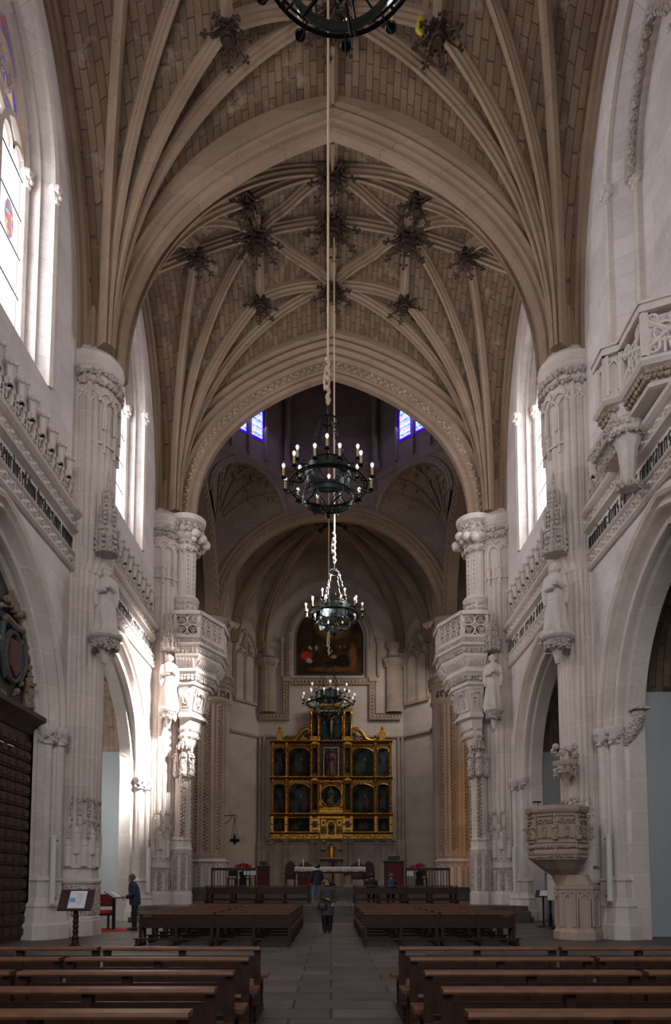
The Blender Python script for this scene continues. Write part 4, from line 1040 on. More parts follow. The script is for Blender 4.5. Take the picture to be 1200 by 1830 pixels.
for (a, b) in zip(outline(0)[:-1], outline(0)[1:]):
    a, b = Vector((*a, 0)), Vector((*b, 0)); d = b - a; L = d.length
    if L < .3: continue
    d /= L; nn = Vector((d.y, -d.x, 0)); 
    if nn.x > 0 and abs(nn.x) > .3: nn = -nn
    if abs(nn.x) <= .3 and d.y == 0: nn = Vector((0, 1 if a.y > 15 else -1, 0))
    fp = lambda u, v, w_: tuple(a + d * u + nn * w_ + Vector((0, 0, v)))
    for j in range(int(L / .13)):
        for zz in (0, 1): car.ball(fp(.06 + j * .13, ZB - .27 + .09 * zz + random.uniform(-.02, .02), -.08 + .06 * zz), .075 * random.uniform(.7, 1.2), 6, 4)
    # rail
    par.prism([(-.06, ZB + 1.14), (L + .06, ZB + 1.14), (L + .06, ZB + 1.3), (-.06, ZB + 1.3)], fp, -.14, .1)
    par.prism([(-.08, ZB + 1.3), (L + .08, ZB + 1.3), (L + .08, ZB + 1.36), (-.08, ZB + 1.36)], fp, -.16, .14)
    if L < .7:
        pan.prism([(0, ZB + .15), (L, ZB + .15), (L, ZB + 1.16), (0, ZB + 1.16)], fp, -.2, -.02)
        for k_ in (0, L - .08): pan.prism([(k_, ZB + .15), (k_ + .08, ZB + .15), (k_ + .08, ZB + 1.16), (k_, ZB + 1.16)], fp, -.03, .05)
        sweep2(pan, arch(L / 2, max(.1, L / 2 - .12), ZB + .8, .2, 5, ZB + .25), [(-.02, -.02), (-.02, .04), (.03, .04), (.03, -.02)], fp)
        for e in range(5): pan.ball(fp(L / 2 - .16 + .08 * e, ZB + 1.0 + .05 * math.sin(e), 0), .06, 6, 4)
    else:
        m = max(1, int(L / 1.0)); ww = L / m
        for j in range(m):
            x0 = j * ww
            for k_ in (x0, x0 + ww): par.prism([(k_ - .06, ZB + .15), (k_ + .06, ZB + .15), (k_ + .06, ZB + 1.16), (k_ - .06, ZB + 1.16)], fp, -.1, .05)
            for q in (0, 1):
                sgn = 1 if (j + q) % 2 else -1
                pts = [fp(x0 + ww / 2 - sgn * ww / 2 * math.cos(t * pi / 10), ZB + .2 + .9 * (t / 10) ** (1.2 if q else .8), -.02) for t in range(11)]
                par.tube(pts, .055, 6)
            for (cx_, cz_, rr) in ((.5, .65, .22), (.22, .36, .15), (.78, .36, .15), (.22, .95, .13), (.78, .95, .13)):
                par.tube([fp(x0 + ww * cx_ + rr * math.cos(t * pi / 6), ZB + cz_ + rr * math.sin(t * pi / 6), -.02) for t in range(12)], .04, 5, True)
                for e in range(3): aa = e * 2.09 + .5; par.tube([fp(x0 + ww * cx_ + rr * .48 * math.cos(aa) + rr * .36 * math.cos(t * pi / 3), ZB + cz_ + rr * .48 * math.sin(aa) + rr * .36 * math.sin(t * pi / 3), -.02) for t in range(6)], .024, 4, True)
            for e in (.5,): par.prism([(x0 + ww * e - .03, ZB + .15), (x0 + ww * e + .03, ZB + .15), (x0 + ww * e + .03, ZB + .5), (x0 + ww * e - .03, ZB + .5)], fp, -.06, .02)
car.build('foliage_band', 'warmcarved', root); par.build('pierced_tracery', 'plain', root); pan.build('solid_panels', 'plain', root)
mb = MB()      # lower ledge running to the wall
mb.loft([[(6.95 - a, y, b - .25) for a, b in ((-.6, 12.2), (.0, 12.22), (.1, 12.35), (.3, 12.5), (.36, 12.58), (.36, 12.68), (.2, 12.7), (-.6, 12.7))] for y in (15.95, 17.55)])
for j in range(15):
    mb.ball((6.72, 16.0 + .108 * j, 12.22), .07, 6, 4)
mb.build('lower_ledge', 'carved', root)
mb = MB()
for (r0, z) in ((0, 0),):
    mb.loft([ell(7.02, 16.2, k * .74, k * .7, zz - .25, 8) for k, zz in ((.12, 10.95), (.34, 11.0), (.36, 11.1), (.2, 11.15), (.22, 11.3), (.3, 11.9), (.5, 12.35), (.55, 12.45), (.55, 12.55), (.6, 12.6), (.6, 12.95))])
mb.build('corbel', 'plain', root)
mb = MB(); foliage_ring(mb, 7.02, 16.2, .38, .34, 11.9, .45, 18, .06); foliage_ring(mb, 7.02, 16.2, .26, .24, 10.72, .12, 10, .05); mb.build('corbel_foliage', 'carved', root)

# ================================================================ vault bosses
def make_boss():
    root = thing('vault_boss', (0, 0, 0), 'dark leafy boss', 'boss', 'hanging bosses of the nave vault')
    mb = MB(); mb.lathe([(.05, -.42), (.13, -.42), (.16, -.37), (.13, -.32), (.21, -.34), (.25, -.27), (.22, -.2), (.28, -.1), (.28, .25), (.2, .4)], (0, 0, 0), 20); mb.build('disc', 'boss', root, True)
    for k in range(7):
        a = k * 2 * pi / 7; mb = MB(); ca, sa = math.cos(a), math.sin(a)
        F = lambda r, t, z: (r * ca - t * sa, r * sa + t * ca, z)
        mb.tube([F(.24, 0, -.10), F(.42, 0, -.22), F(.60, 0, -.32), F(.8, 0, -.39)], [.10, .045, .035, .03], 5)
        for (r, t, z, q) in ((.84, 0, -.40, .075), (.74, .1, -.36, .065), (.74, -.1, -.36, .065), (.64, 0, -.33, .05), (.50, .13, -.22, .06), (.50, -.13, -.22, .06), (.40, .17, -.15, .06), (.40, -.17, -.15, .06)):
            mb.ball(F(r, t, z), q, 6, 4, .45)
        mb.tube([F(.30, .1, -.2), F(.5, .03, -.28)], .025, 4); mb.tube([F(.30, -.1, -.2), F(.5, -.03, -.28)], .025, 4)
        mb.build('crocket_leaf', 'boss', root)
    return root
boss0 = make_boss(); first = True
pos = {(0, 0): 'at the centre of the star', (0, 2.4): 'on the ridge behind the centre', (0, -2.4): 'on the ridge in front of the centre', (-2.85, 0): 'just left of the centre', (2.85, 0): 'just right of the centre',
       (-5.15, 0): 'at the far left point', (5.15, 0): 'at the far right point', (-2.95, -2.15): 'at the front left point', (-2.95, 2.15): 'at the rear left point', (2.95, -2.15): 'at the front right point', (2.95, 2.15): 'at the rear right point'}
for k in (2, 1):
    cy = (D[k] + D[k + 1]) / 2
    for (x, y, sz) in BOSS:
        if k == 1 and y < 1: continue
        o = boss0 if first else clone(boss0); first = False
        o.location = (XV + x, cy + y, zweb(x, y) - .35); o.scale = (sz, sz, sz); o.rotation_euler = (0, 0, random.random() * 6)
        o['label'] = 'dark leafy boss %s of the %s vault star' % (pos[(x, y)], 'farther' if k == 2 else 'nearer, top-cut')
mb = MB(); mb.tube([(2.46, 18.12, 25.55), (2.5, 18.1, 25.35), (2.44, 18.1, 25.1), (2.52, 18.1, 24.95)], [.05, .12, .10, .03], 7)
tag(mb.build('hanging_cloth', 'yellow', None, True), 'yellow rag caught on the rear right boss of the nearer vault', 'cloth')
# ================================================================ altarpiece
Y0 = 52.75
RX = lambda u: (u - 590) * .01045
RZ = lambda v: 4.77 + (1268 - v) * .01045
root = thing('altarpiece', (0, 53.0, 4.5), 'tall gilded wooden altarpiece with dark painted panels behind the altar', 'altarpiece')
fr = lambda a, b, d: (RX(a), Y0 - d, RZ(b))
def rbox(mb, u0, v0, u1, v1, d0, d1): mb.box(RX(u0), Y0 - d1, RZ(v1), RX(u1), Y0 - d0, RZ(v0))
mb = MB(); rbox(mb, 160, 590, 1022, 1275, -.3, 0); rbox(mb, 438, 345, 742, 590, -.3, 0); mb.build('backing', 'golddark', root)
for (v0, v1, u0, u1) in ((578, 590, 155, 1027), (838, 850, 155, 1027), (1098, 1112, 155, 1027), (1230, 1241, 157, 507), (1230, 1241, 678, 1027)):
    mb = MB(); mb.loft([[(x, Y0 - d, z) for d, z in ((0, RZ(v1) - .06), (.14, RZ(v1) - .02), (.2, RZ(v1)), (.34, RZ(v0) - .04), (.36, RZ(v0)), (.36, RZ(v0) + .04), (0, RZ(v0) + .05))] for x in (RX(u0), RX(u1))]); mb.build('cornice', 'gold', root)
def baluster(u, v0, v1, w_=.09):
    mb = MB(); z0, z1 = RZ(v1), RZ(v0); h = z1 - z0
    mb.lathe([(w_ * 1.2, 0), (w_ * 1.2, .06 * h), (w_ * .6, .08 * h), (w_ * 1.1, .2 * h), (w_ * .7, .34 * h), (w_ * .9, .38 * h), (w_ * .55, .42 * h), (w_ * .75, .6 * h), (w_ * .5, .85 * h), (w_ * 1.1, .9 * h), (w_ * 1.3, .96 * h), (w_ * 1.3, h)], (RX(u), Y0 - .16, z0), 8)
    for i in range(9): mb.ball((RX(u) + (.03 if i % 2 else -.03), Y0 - .25, z0 + h * (.1 + .1 * i)), .05, 5, 3)
    mb.build('baluster_column', 'gold', root, True)
for (v0, v1) in ((592, 835), (852, 1096)):
    for u in (174, 272, 448, 500, 682, 734, 906, 1011): baluster(u, v0, v1, .10 if u in (272, 906) else .085)
for u in (448, 500, 682, 734): baluster(u, 368, 575, .08)
for u in (174, 272, 448, 503, 680, 734, 906, 1011): mb = MB(); rbox(mb, u - 9, 1112, u + 9, 1232, 0, .14); mb.ball((RX(u), Y0 - .17, RZ(1172)), .07, 6, 4); mb.build('pilaster_block', 'gold', root)
for (u0, u1) in ((165, 505), (680, 1022)):
    mb = MB(); rbox(mb, u0, 1242, u1, 1273, 0, .12)
    for i in range(int((u1 - u0) / 14)): mb.ball((RX(u0 + 8 + 14 * i), Y0 - .14, RZ(1257 + 5 * math.sin(i))), .06, 5, 4)
    mb.build('predella_band', 'gold', root)
dk = [((.005, .007, .009), (.030, .035, .042)), ((.006, .006, .006), (.026, .030, .026)), ((.008, .010, .013), (.050, .056, .068)), ((.006, .008, .007), (.024, .032, .027))]
def panel(u0, v0, u1, v1, mi, archtop=True, blobs=None):
    w_, h_ = (u1 - u0) * .01045, (v1 - v0) * .01045; xc, zc_ = RX((u0 + u1) / 2), RZ((v0 + v1) / 2)
    bl = blobs or [(random.uniform(-.25, .25) * w_, -.15 * h_, .22 * w_, .28 * h_, (.05, .045, .05)), (random.uniform(-.3, .3) * w_, -.1 * h_, .13 * w_, .3 * h_, (.07, .045, .035)), (0, .15 * h_, .3 * w_, .2 * h_, dk[mi][1]), (.1 * w_, .12 * h_, .05 * w_, .06 * h_, (.16, .12, .10))]
    pr = thing('painted_panel', (xc, Y0 - .02, zc_)); pr.parent = root; pr.location = Vector((xc, Y0 - .02, zc_)) - root.location
    P = [(-w_ / 2, -h_ / 2), (w_ / 2, -h_ / 2), (w_ / 2, h_ / 2 - (.25 * w_ if archtop else 0))]
    if archtop: P += [(w_ * .5 * math.cos(t), h_ / 2 - .25 * w_ + .25 * w_ * math.sin(t)) for t in [pi / 8 * i for i in range(1, 8)]]
    P += [(-w_ / 2, h_ / 2 - (.25 * w_ if archtop else 0))]
    mb = MB(); mb.prism(P, lambda a, b, d: (a, -d, b), 0, .03); mb.build('painted_board', painting('painted board', *dk[mi], bl, 1.6), pr, w=False)
    mb = MB(); sweep2(mb, P[::-1], [(0, .02), (.07, .02), (.07, .1), (.03, .12), (0, .07)], lambda a, b, d: (a, -d, b), True); mb.build('gilt_frame', 'gold', pr, w=False)
i = 0
for (v0, v1) in ((630, 832), (888, 1094)):
    for (u0, u1) in ((187, 260), (292, 436), (745, 888), (924, 997)):
        panel(u0, v0, u1, v1, [0, 1, 3, 2, 0, 2, 3, 1][i % 8]); i += 1
    for (u0, u1) in ((462, 487), (694, 720)): panel(u0, v0, u1, v1 - 30, 0, False)
for (u0, u1) in ((187, 258), (292, 436), (750, 890), (926, 997)): panel(u0, 1132, u1, 1220, 3, False)
for (u0, u1) in ((460, 488), (694, 722)): panel(u0, 372, u1, 545, 1, False)
panel(516, 372, 666, 575, 0, False, [(-.5, -.3, .3, .75, (.012, .035, .045)), (.5, -.25, .3, .7, (.025, .045, .028)), (-.5, .35, .1, .12, (.10, .06, .04)), (.48, .38, .1, .12, (.13, .075, .04))])
# blue centre with framed figure, roundels, niche
mb = MB(); rbox(mb, 514, 600, 670, 832, .02, .06); mb.build('blue_panel', 'navy', root)
mb = MB(); sweep2(mb, [(535, 622), (645, 622), (645, 832), (535, 832)], [(0, .06), (7, .06), (7, .14), (0, .14)], fr, True); mb.build('inner_frame', 'gold', root)
mb = MB(); figure(mb, (RX(590), Y0 - .28, RZ(832)), 2.05, -pi / 2, True, False, 9); mb.build('saint_figure', mat('dark polychrome figure', (.09, .045, .03), .6, 0, 8, .4), root, True)
mb = MB(); P = [(590 + 76 * math.cos(pi / 12 * k), 968 + 74 * math.sin(pi / 12 * k)) for k in range(24)]; mb.prism(P, fr, .02, .06); mb.build('roundel_ground', painting('roundel ground', (.010, .014, .016), (.03, .04, .045), [], 1), root)
mb = MB(); mb.tube([fr(u, v, .1) for u, v in P], .075, 6, True); mb.build('roundel_frame', 'gold', root, True)
mb = MB(); figure(mb, (RX(588), Y0 - .2, RZ(1036)), 1.35, -pi / 2, True, False, 4); mb.ball((RX(572), Y0 - .3, RZ(1015)), .2, 8, 6, 1.3); mb.build('seated_figure', mat('dark figure paint', (.085, .06, .04), .6, 0, 8, .4), root, True)  # figure in a dark brown paint tone
mb = MB(); sweep2(mb, [(510, 860), (672, 860), (672, 1062), (510, 1062)], [(0, .0), (9, .0), (9, .1), (0, .1)], fr, True)
for (u, v) in ((522, 875), (660, 875), (522, 1045), (660, 1045), (590, 872)): mb.ball((RX(u), Y0 - .12, RZ(v)), .14, 6, 5)
rbox(mb, 508, 1068, 672, 1090, 0, .2); mb.build('roundel_surround', 'gold', root)
for (u, v, r) in ((474, 1172, 24), (708, 1172, 24), (538, 1160, 9), (648, 1160, 9)):
    mb = MB(); rbox(mb, u - r - 8, v - r - 16, u + r + 8, v + r + 16, 0, .08); mb.build('roundel_block', 'gold', root)
    mb = MB(); mb.prism([(u + r * math.cos(k * pi / 8), v + r * math.sin(k * pi / 8)) for k in range(16)], fr, .08, .1); mb.build('dark_roundel', 'relief', root)
mb = MB(); rbox(mb, 515, 1118, 672, 1132, 0, .4); sweep2(mb, [(a, -b) for a, b in arch(592, 30, -1180, 32, 6, -1262)], [(-3, .1), (-3, .3), (6, .3), (6, .1)], lambda a, b, d: fr(a, b if b > 0 else -b, d)); rbox(mb, 515, 1245, 672, 1275, 0, .4)
mb.build('central_niche', 'gold', root)
for u in (538, 648):
    mb = MB(); figure(mb, (RX(u), Y0 - .2, RZ(1258)), .75, -pi / 2, True, False, 2); mb.build('niche_figure', 'golddark', root, True)
mb = MB(); mb.lathe([(.12, 0), (.2, .1), (.08, .2), (.1, .5), (.22, .62), (.03, .8)], (RX(592), Y0 - .25, RZ(1245)), 10); mb.build('niche_urn', 'relief', root, True)
# frieze ornament: zigzag and keystone arches
mb = MB()
for (u0, u1) in ((300, 436), (748, 884)):
    n = 5; st = (u1 - u0) / n
    for k in range(n): sweep2(mb, [(u0 + st * k, 878), (u0 + st * (k + .5), 858), (u0 + st * (k + 1), 878)], [(-2.5, .02), (-2.5, .1), (2.5, .1), (2.5, .02)], fr)
    for k in range(10): mb.ball((RX(u0 + 14 * k + 4), Y0 - .08, RZ(606 + 5 * (k % 2))), .08, 6, 4)
for u in (474, 708):
    for v in (604, 864): mb.prism([(u + 22 * math.cos(k * pi / 8), v - 22 * math.sin(k * pi / 8)) for k in range(9)], fr, .0, .3)
for (u, v) in ((286, 640), (442, 640), (741, 640), (893, 640), (286, 898), (442, 898), (741, 898), (893, 898), (183, 645), (262, 645), (920, 645), (1000, 645)):
    for e in range(3): mb.ball((RX(u), Y0 - .1, RZ(v - 8 + 9 * e)), .08, 6, 4)
mb.build('gilt_ornament', 'gold', root)
# attic
mb = MB(); rbox(mb, 436, 545, 512, 575, 0, .2); rbox(mb, 668, 545, 744, 575, 0, .2); rbox(mb, 436, 338, 744, 366, 0, .25); 
mb.prism([(500, 338), (520, 318), (560, 302), (592, 296), (624, 302), (664, 318), (684, 338)], fr, 0, .22)
mb.build('attic_entablature', 'gold', root)
for q in (-1, 1):
    mb = MB(); c = lambda u: 590 + q * (590 - u) * -1 if q < 0 else 590 + (590 - u)
    U = (lambda u: u) if q < 0 else (lambda u: 1180 - u)
    pts = [(268, 560), (285, 572), (310, 574), (340, 560), (360, 530), (380, 505), (405, 490), (428, 492), (436, 508), (425, 522), (410, 516)]
    mb.tube([fr(U(u), v, .12) for u, v in pts], [.1, .12, .13, .14, .15, .16, .17, .16, .13, .1, .08], 8)
    mb.tube([fr(U(u), v, .12) for u, v in ((285, 560), (268, 545), (278, 538), (288, 546))], .07, 6)
    mb.build('volute', 'gold', root, True)
    mb = MB(); rbox(mb, *sorted((U(385), U(397)))[:1], 540, sorted((U(385), U(397)))[1], 578, .02, .1); a, b = sorted((U(366), U(416))); rbox(mb, a, 553, b, 562, .02, .1); mb.build('gilt_cross', 'gold', root)
    mb = MB(); a, b = sorted((U(300), U(438))); mb.prism([(U(300), 578), (U(438), 578), (U(438), 520), (U(360), 545)], fr, -.1, .02); mb.build('blue_spandrel', 'navy', root)
    mb = MB(); mb.prism([(U(225) + 26 * math.cos(k * pi / 8), 522 + 28 * math.sin(k * pi / 8)) for k in range(16)], fr, .0, .14); a, b = sorted((U(205), U(245))); rbox(mb, a, 548, b, 580, 0, .2); mb.ball((RX(U(225)), Y0 - .05, RZ(485)), .12, 8, 5); mb.build('medallion', 'gold', root)
mb = MB(); mb.lathe([(.12, 0), (.11, .1)], (RX(592), Y0 - .3, RZ(355)), 8); mb.build('attic_boss', 'gold', root)
# crucifix figure in the attic
mb = MB(); rbox(mb, 586, 372, 596, 560, .06, .12); rbox(mb, 540, 392, 642, 400, .06, .12); mb.build('cross_beam', 'doorwood', root)
mb = MB(); cx_, yy = RX(591), Y0 - .2
mb.tube([(cx_ - .48, yy, RZ(386)), (cx_ - .1, yy, RZ(412)), (cx_, yy, RZ(414)), (cx_ + .1, yy, RZ(412)), (cx_ + .48, yy, RZ(386))], [.03, .05, .07, .05, .03], 6)
mb.tube([(cx_, yy, RZ(406)), (cx_, yy, RZ(430)), (cx_, yy, RZ(455)), (cx_, yy - .03, RZ(490)), (cx_, yy, RZ(525))], [.08, .12, .10, .09, .04], 8); mb.ball((cx_, yy - .04, RZ(396)), .075, 8, 6, 1.2); mb.build('crucified_figure', mat('pale painted flesh', (.20, .13, .09), .6), root, True)

# wall below the altarpiece: pilasters
mb = MB()
for u in (172, 270, 460, 500, 690, 728, 915, 1000):
    x = RX(u); mb.box(x - .16, 53.02, 1.2, x + .16, 53.35, 4.35); mb.box(x - .22, 52.92, 4.35, x + .22, 53.35, 4.6)
mb.box(-4.8, 52.85, 4.58, 4.8, 53.35, 4.78)
struct(mb.build('trim_altar_wall', 'far'))
root = thing('tabernacle', (RX(592), 52.7, RZ(1408)), 'small golden tabernacle with a rounded front under the altarpiece', 'tabernacle')
mb = MB(); mb.lathe([(.3, 0), (.3, .06), (.25, .08), (.25, .7), (.3, .74), (.3, .8), (.2, .84), (.12, .95), (.05, 1.0), (.03, 1.1)], (RX(592), 52.6, RZ(1405)), 12); mb.build('body', 'brass', root, True)
for q in (-1, 1): mb = MB(); mb.lathe([(.05, 0), (.05, .06), (.035, .08), (.035, .68), (.06, .74), (.02, .9)], (RX(592) + q * .27, 52.5, RZ(1405) ), 8); mb.build('colonnette', 'brass', root, True)
mb = MB(); mb.box(RX(512), 52.2, RZ(1418), RX(675), 53.2, RZ(1406)); mb.box(RX(530), 52.4, RZ(1300), RX(550), 53.2, RZ(1280)); mb.box(RX(520), 52.5, RZ(1350), RX(555), 53.2, RZ(1338)); mb.box(RX(640), 52.5, RZ(1350), RX(668), 53.2, RZ(1338)); tag(mb.build('stone_shelf', 'far'), 'stone shelf carrying the golden tabernacle', 'shelf')
root = thing('altar_cross_stand', (RX(603), 51.9, 1.25), 'dark wooden stand below the tabernacle shelf', 'stand')
mb = MB(); mb.box(RX(570), 51.8, RZ(1445), RX(637), 51.95, RZ(1422)); mb.build('crossboard', 'wood', root); mb = MB(); mb.lathe([(.25, 1.25), (.2, 1.35), (.07, 1.5), (.07, RZ(1445))], (RX(603), 51.9, 0), 10); mb.build('post', 'wood', root)

# painting over the altarpiece
pr = thing('arched_painting', (-.1, 53.2, 17.3), 'large dark arched oil painting with crowded figures high above the altarpiece', 'painting')
PT = lambda a, b, d: (a, 53.15 - d, b)
P = arch(-.08, 2.45, 19.9, 2.46, 14, 17.25)
bl = [(.2, 3.5, 1.5, 1.0, (.17, .11, .035)), (-1.5, 2.9, .35, 1.1, (.04, .026, .014)), (.2, .3, 2.1, .25, (.12, .055, .02)), (1.75, 1.25, .38, 1.2, (.16, .055, .02)), (.9, .95, .9, .6, (.012, .010, .008)),
      (-1.75, 1.35, .55, .42, (.40, .04, .02)), (-1.55, .95, .3, .2, (.40, .33, .28)), (-1.5, 1.95, .14, .2, (.40, .30, .24)), (-1.0, 1.95, .16, .2, (.34, .28, .24)), (-1.05, 1.4, .26, .35, (.02, .015, .015)),
      (.3, 1.25, .3, .18, (.28, .19, .11)), (.15, 1.65, .13, .17, (.22, .13, .08)), (.8, 2.0, .12, .14, (.15, .09, .05)), (1.15, 2.05, .12, .13, (.13, .07, .04)), (.5, 2.1, .1, .12, (.12, .07, .04)), (-.4, 2.1, .12, .14, (.14, .09, .06))]
mb = MB(); mb.prism(P, PT, 0, .04); mb.build('canvas', painting('dark oil canvas', (.022, .013, .007), (.055, .034, .012), bl, .9), pr)
mb = MB(); sweep2(mb, P, [(-.02, 0), (-.02, .09), (.1, .12), (.1, 0)], PT); mb.box(-2.6, 53.0, 17.15, 2.45, 53.15, 17.27); mb.build('wood_frame', 'wood', pr)
mb = MB(); sweep2(mb, arch(-.08, 2.75, 19.9, 2.8, 14, 16.9), [(0, 0), (0, .12), (.1, .2), (.5, .2), (.6, .1), (.6, 0)], PT)
for q in (-1, 1): mb.box(-.08 + q * 3.25 - .3, 52.85, 16.6, -.08 + q * 3.25 + .3, 53.2, 16.95); mb.lathe([(.1, 17), (.1, 19.6), (.2, 19.8), (.22, 20)], (-.08 + q * 3.65, 53.1, 0), 8)
o = mb.build('niche_moulding', 'far', pr)
mb = MB(); a = arch(-.08, 3.05, 19.9, 3.1, 14, 16.95)
for k in range(48):
    q = arch_pos(a, .15 + .28 * k)
    if q: mb.ball((q[0], 52.93, q[1]), .11, 6, 4)
mb.build('carved_leaves', 'warmcarved', pr)
# stepped carved label moulding and niches beside it
root = thing('stepped_moulding', (0, 53.2, 13.5), 'stepped carved stone moulding framing the top of the altarpiece', 'moulding')
ST = [(-5.4, 13.75), (-3.15, 13.75), (-3.15, 16.45), (2.95, 16.45), (2.95, 13.75), (5.2, 13.75)]
mb = MB(); sweep2(mb, ST, [(-.06, -.1), (-.06, .16), (.02, .2), (.1, .1), (.34, .1), (.4, .2), (.46, .12), (.46, -.1)], PT); mb.build('moulding', 'far', root)
mb = MB(); q = 0
while True:
    g = arch_pos(ST, q)
    if not g: break
    mb.ball((g[0] + g[2] * .2, 53.04, g[1] + g[3] * .2), .12, 6, 4); q += .27
mb.build('carved_leaves', 'warmcarved', root)
for s in (-1, 1):
    x = s * 4.75
    root = thing('wall_colonnette', (x, 53.0, 14.2), 'squat fluted colonnette with leafy capital %s of the high painting' % ('left' if s < 0 else 'right'), 'column', 'colonnettes flanking the painting')
    mb = MB(); mb.loft([bundle(x, 53.0, .62, .4, 14.25), bundle(x, 53.0, .55, .36, 14.5), bundle(x, 53.0, .55, .36, 17.6), bundle(x, 53.0, .75, .5, 18.1), bundle(x, 53.0, .8, .55, 18.3)]); mb.lathe([(.8, 18.3), (.5, 18.5), (.42, 19.0), (.6, 19.3), (.62, 19.5), (.3, 19.6)], (x, 53.0, 0), 16); mb.build('shaft', 'far', root, True)
    mb = MB(); foliage_ring(mb, x, 53, .62, .45, 17.7, .5, 18, .12); foliage_ring(mb, x, 53, .5, .45, 19.1, .3, 12, .1); mb.build('leaf_capital', 'warmcarved', root)
    # tall blind lancets with tracery head on the oblique wall
    A, B = Vector((s * 7.3, 51.0, 0)), Vector((s * 5.45, 53.3, 0)); d = (B - A).normalized(); nn = Vector((-s * abs(d.y), -abs(d.x), 0))
    fo = lambda a, b, w_: tuple(A + d * a + nn * w_ + Vector((0, 0, b)))
    root = thing('blind_tracery_window', tuple(A + d * 1.45 + Vector((0, 0, 14.4))), 'blind twin lancets with lacy ogee head on the oblique wall %s of the altar' % ('left' if s < 0 else 'right'), 'tracery', 'blind windows of the apse')
    mb = MB(); sweep2(mb, arch(1.45, 1.05, 18.4, 1.7, 8, 14.9), [(0, 0), (0, .1), (.14, .2), (.24, .1), (.24, 0)], fo)
    for c in (.95, 1.95): sweep2(mb, arch(c, .44, 18.0, .5, 5, 14.9), [(-.04, 0), (-.04, .08), (.05, .08), (.05, 0)], fo)
    mb.prism([(.3, 14.7), (2.6, 14.7), (2.6, 14.9), (.3, 14.9)], fo, -.02, .22); mb.build('mullions', 'far', root)
    mb = MB()
    for i in range(46):
        t = random.random(); mb.ball(fo(1.45 + random.uniform(-1, 1) * (1 - t) * .9, 18.4 + 1.6 * t, .1), .12, 6, 4)
    mb.build('lacy_head', 'warmcarved', root)
# string courses and shafts on apse walls
mb = MB(); sweep2(mb, [(p[0], p[1]) for p in PG], [(-.02, 12.25), (.0, 12.5), (-.18, 12.5), (-.18, 12.36)], lambda a, b, d: (a, b, d))
for x in (-5.35, -5.05, 5.05, 5.35): mb.lathe([(.12, 4.6), (.1, 4.8), (.1, 12.2), (.16, 12.4)], (x, 53.1, 0), 8); mb.lathe([(.2, 1.2), (.2, 4.3), (.14, 4.6)], (x, 53.1, 0), 8)
struct(mb.build('trim_apse_string', 'far'))

# ================================================================ altar and furniture of the sanctuary
ZA = 1.25
root = thing('altar_table', (-.05, 38.3, ZA), 'stone altar table under a white linen cloth', 'altar')
for x in (-.98, .88): mb = MB(); mb.lathe([(.3, 0), (.3, .1), (.22, .16), (.2, .8), (.27, .9), (.3, .98)], (x, 38.3, ZA), 10); mb.build('leg', 'far', root)
mb = MB(); mb.box(-1.85, 37.85, ZA + .95, 1.75, 38.75, ZA + 1.05); mb.build('tabletop', 'far', root)
mb = MB(); mb.box(-1.87, 37.78, ZA + .72, 1.77, 37.84, ZA + .95); mb.build('red_frontal', 'red', root)
P = []
n = 70
for i in range(n + 1):
    x = -1.92 + 3.74 * i / n; w_ = .02 * math.sin(i * 1.7)
    P.append([(x, 38.8, ZA + 1.06), (x, 37.82, ZA + 1.065), (x, 37.76 + w_, ZA + 1.03), (x, 37.74 + w_ * 1.5, ZA + .82 + .015 * math.sin(i * .6))])
mb = MB(); mb.loft(P, False, False); o = mb.build('altar_cloth', 'cloth', None, True); md = o.modifiers.new('t', 'SOLIDIFY'); md.thickness = .01
tag(o, 'white linen cloth hanging over the front of the altar', 'cloth')
for q, x in ((-1, -1.48), (1, 1.5)):
    r2 = thing('candlestick', (x, 38.35, ZA + 1.06), 'pale candle in a low holder on the %s end of the altar' % ('left' if q < 0 else 'right'), 'candle', 'altar candles')
    mb = MB(); mb.lathe([(.09, 0), (.03, .04), (.03, .08), (.06, .1)], (x, 38.35, ZA + 1.06), 10); mb.build('holder', 'brass', r2); mb = MB(); mb.lathe([(.035, .1), (.035, .42), (.005, .44)], (x, 38.35, ZA + 1.06), 8); mb.build('wax', mat('ivory wax', (.75, .66, .42), .5), r2)
def high_chair(x, y, lab, m='black', w_=.6):
    r = thing('high_backed_chair', (x, y, ZA), lab, 'chair')
    for i in (-1, 1):
        for j in (-1, 1): mb = MB(); mb.box(x + i * w_ * .42 - .03, y + j * .25 - .03, ZA, x + i * w_ * .42 + .03, y + j * .25 + .03, ZA + .45); mb.build('leg', m, r)
    mb = MB(); mb.box(x - w_ / 2, y - .3, ZA + .42, x + w_ / 2, y + .3, ZA + .52); mb.build('seat', 'red', r)
    mb = MB(); mb.prism([(x - w_ / 2, ZA + .5), (x + w_ / 2, ZA + .5), (x + w_ / 2, ZA + 1.15), (x + w_ * .3, ZA + 1.35), (x, ZA + 1.45), (x - w_ * .3, ZA + 1.35), (x - w_ / 2, ZA + 1.15)], lambda a, b, d: (a, y + .28 + d, b), 0, .06); mb.build('backrest', m, r)
    for i in (-1, 1): mb = MB(); mb.box(x + i * w_ * .48 - .03, y - .3, ZA + .7, x + i * w_ * .48 + .03, y + .3, ZA + .76); mb.build('armrest', m, r)
high_chair(-2.25, 39.5, 'dark high-backed chair with red seat just left of the altar', 'wood'); high_chair(-1.5, 41.5, 'black high-backed chair behind the left end of the altar', 'black', .9)
high_chair(1.55, 41.5, 'black high-backed chair behind the right end of the altar', 'black', .9); high_chair(2.1, 39.5, 'dark high-backed chair with red seat just right of the altar', 'wood')
mb = MB(); mb.box(-1.75, 37.6, ZA, -.95, 38.0, ZA + .42); tag(mb.build('red_kneeling_bench', 'red'), 'low red upholstered bench in front of the left end of the altar', 'bench')
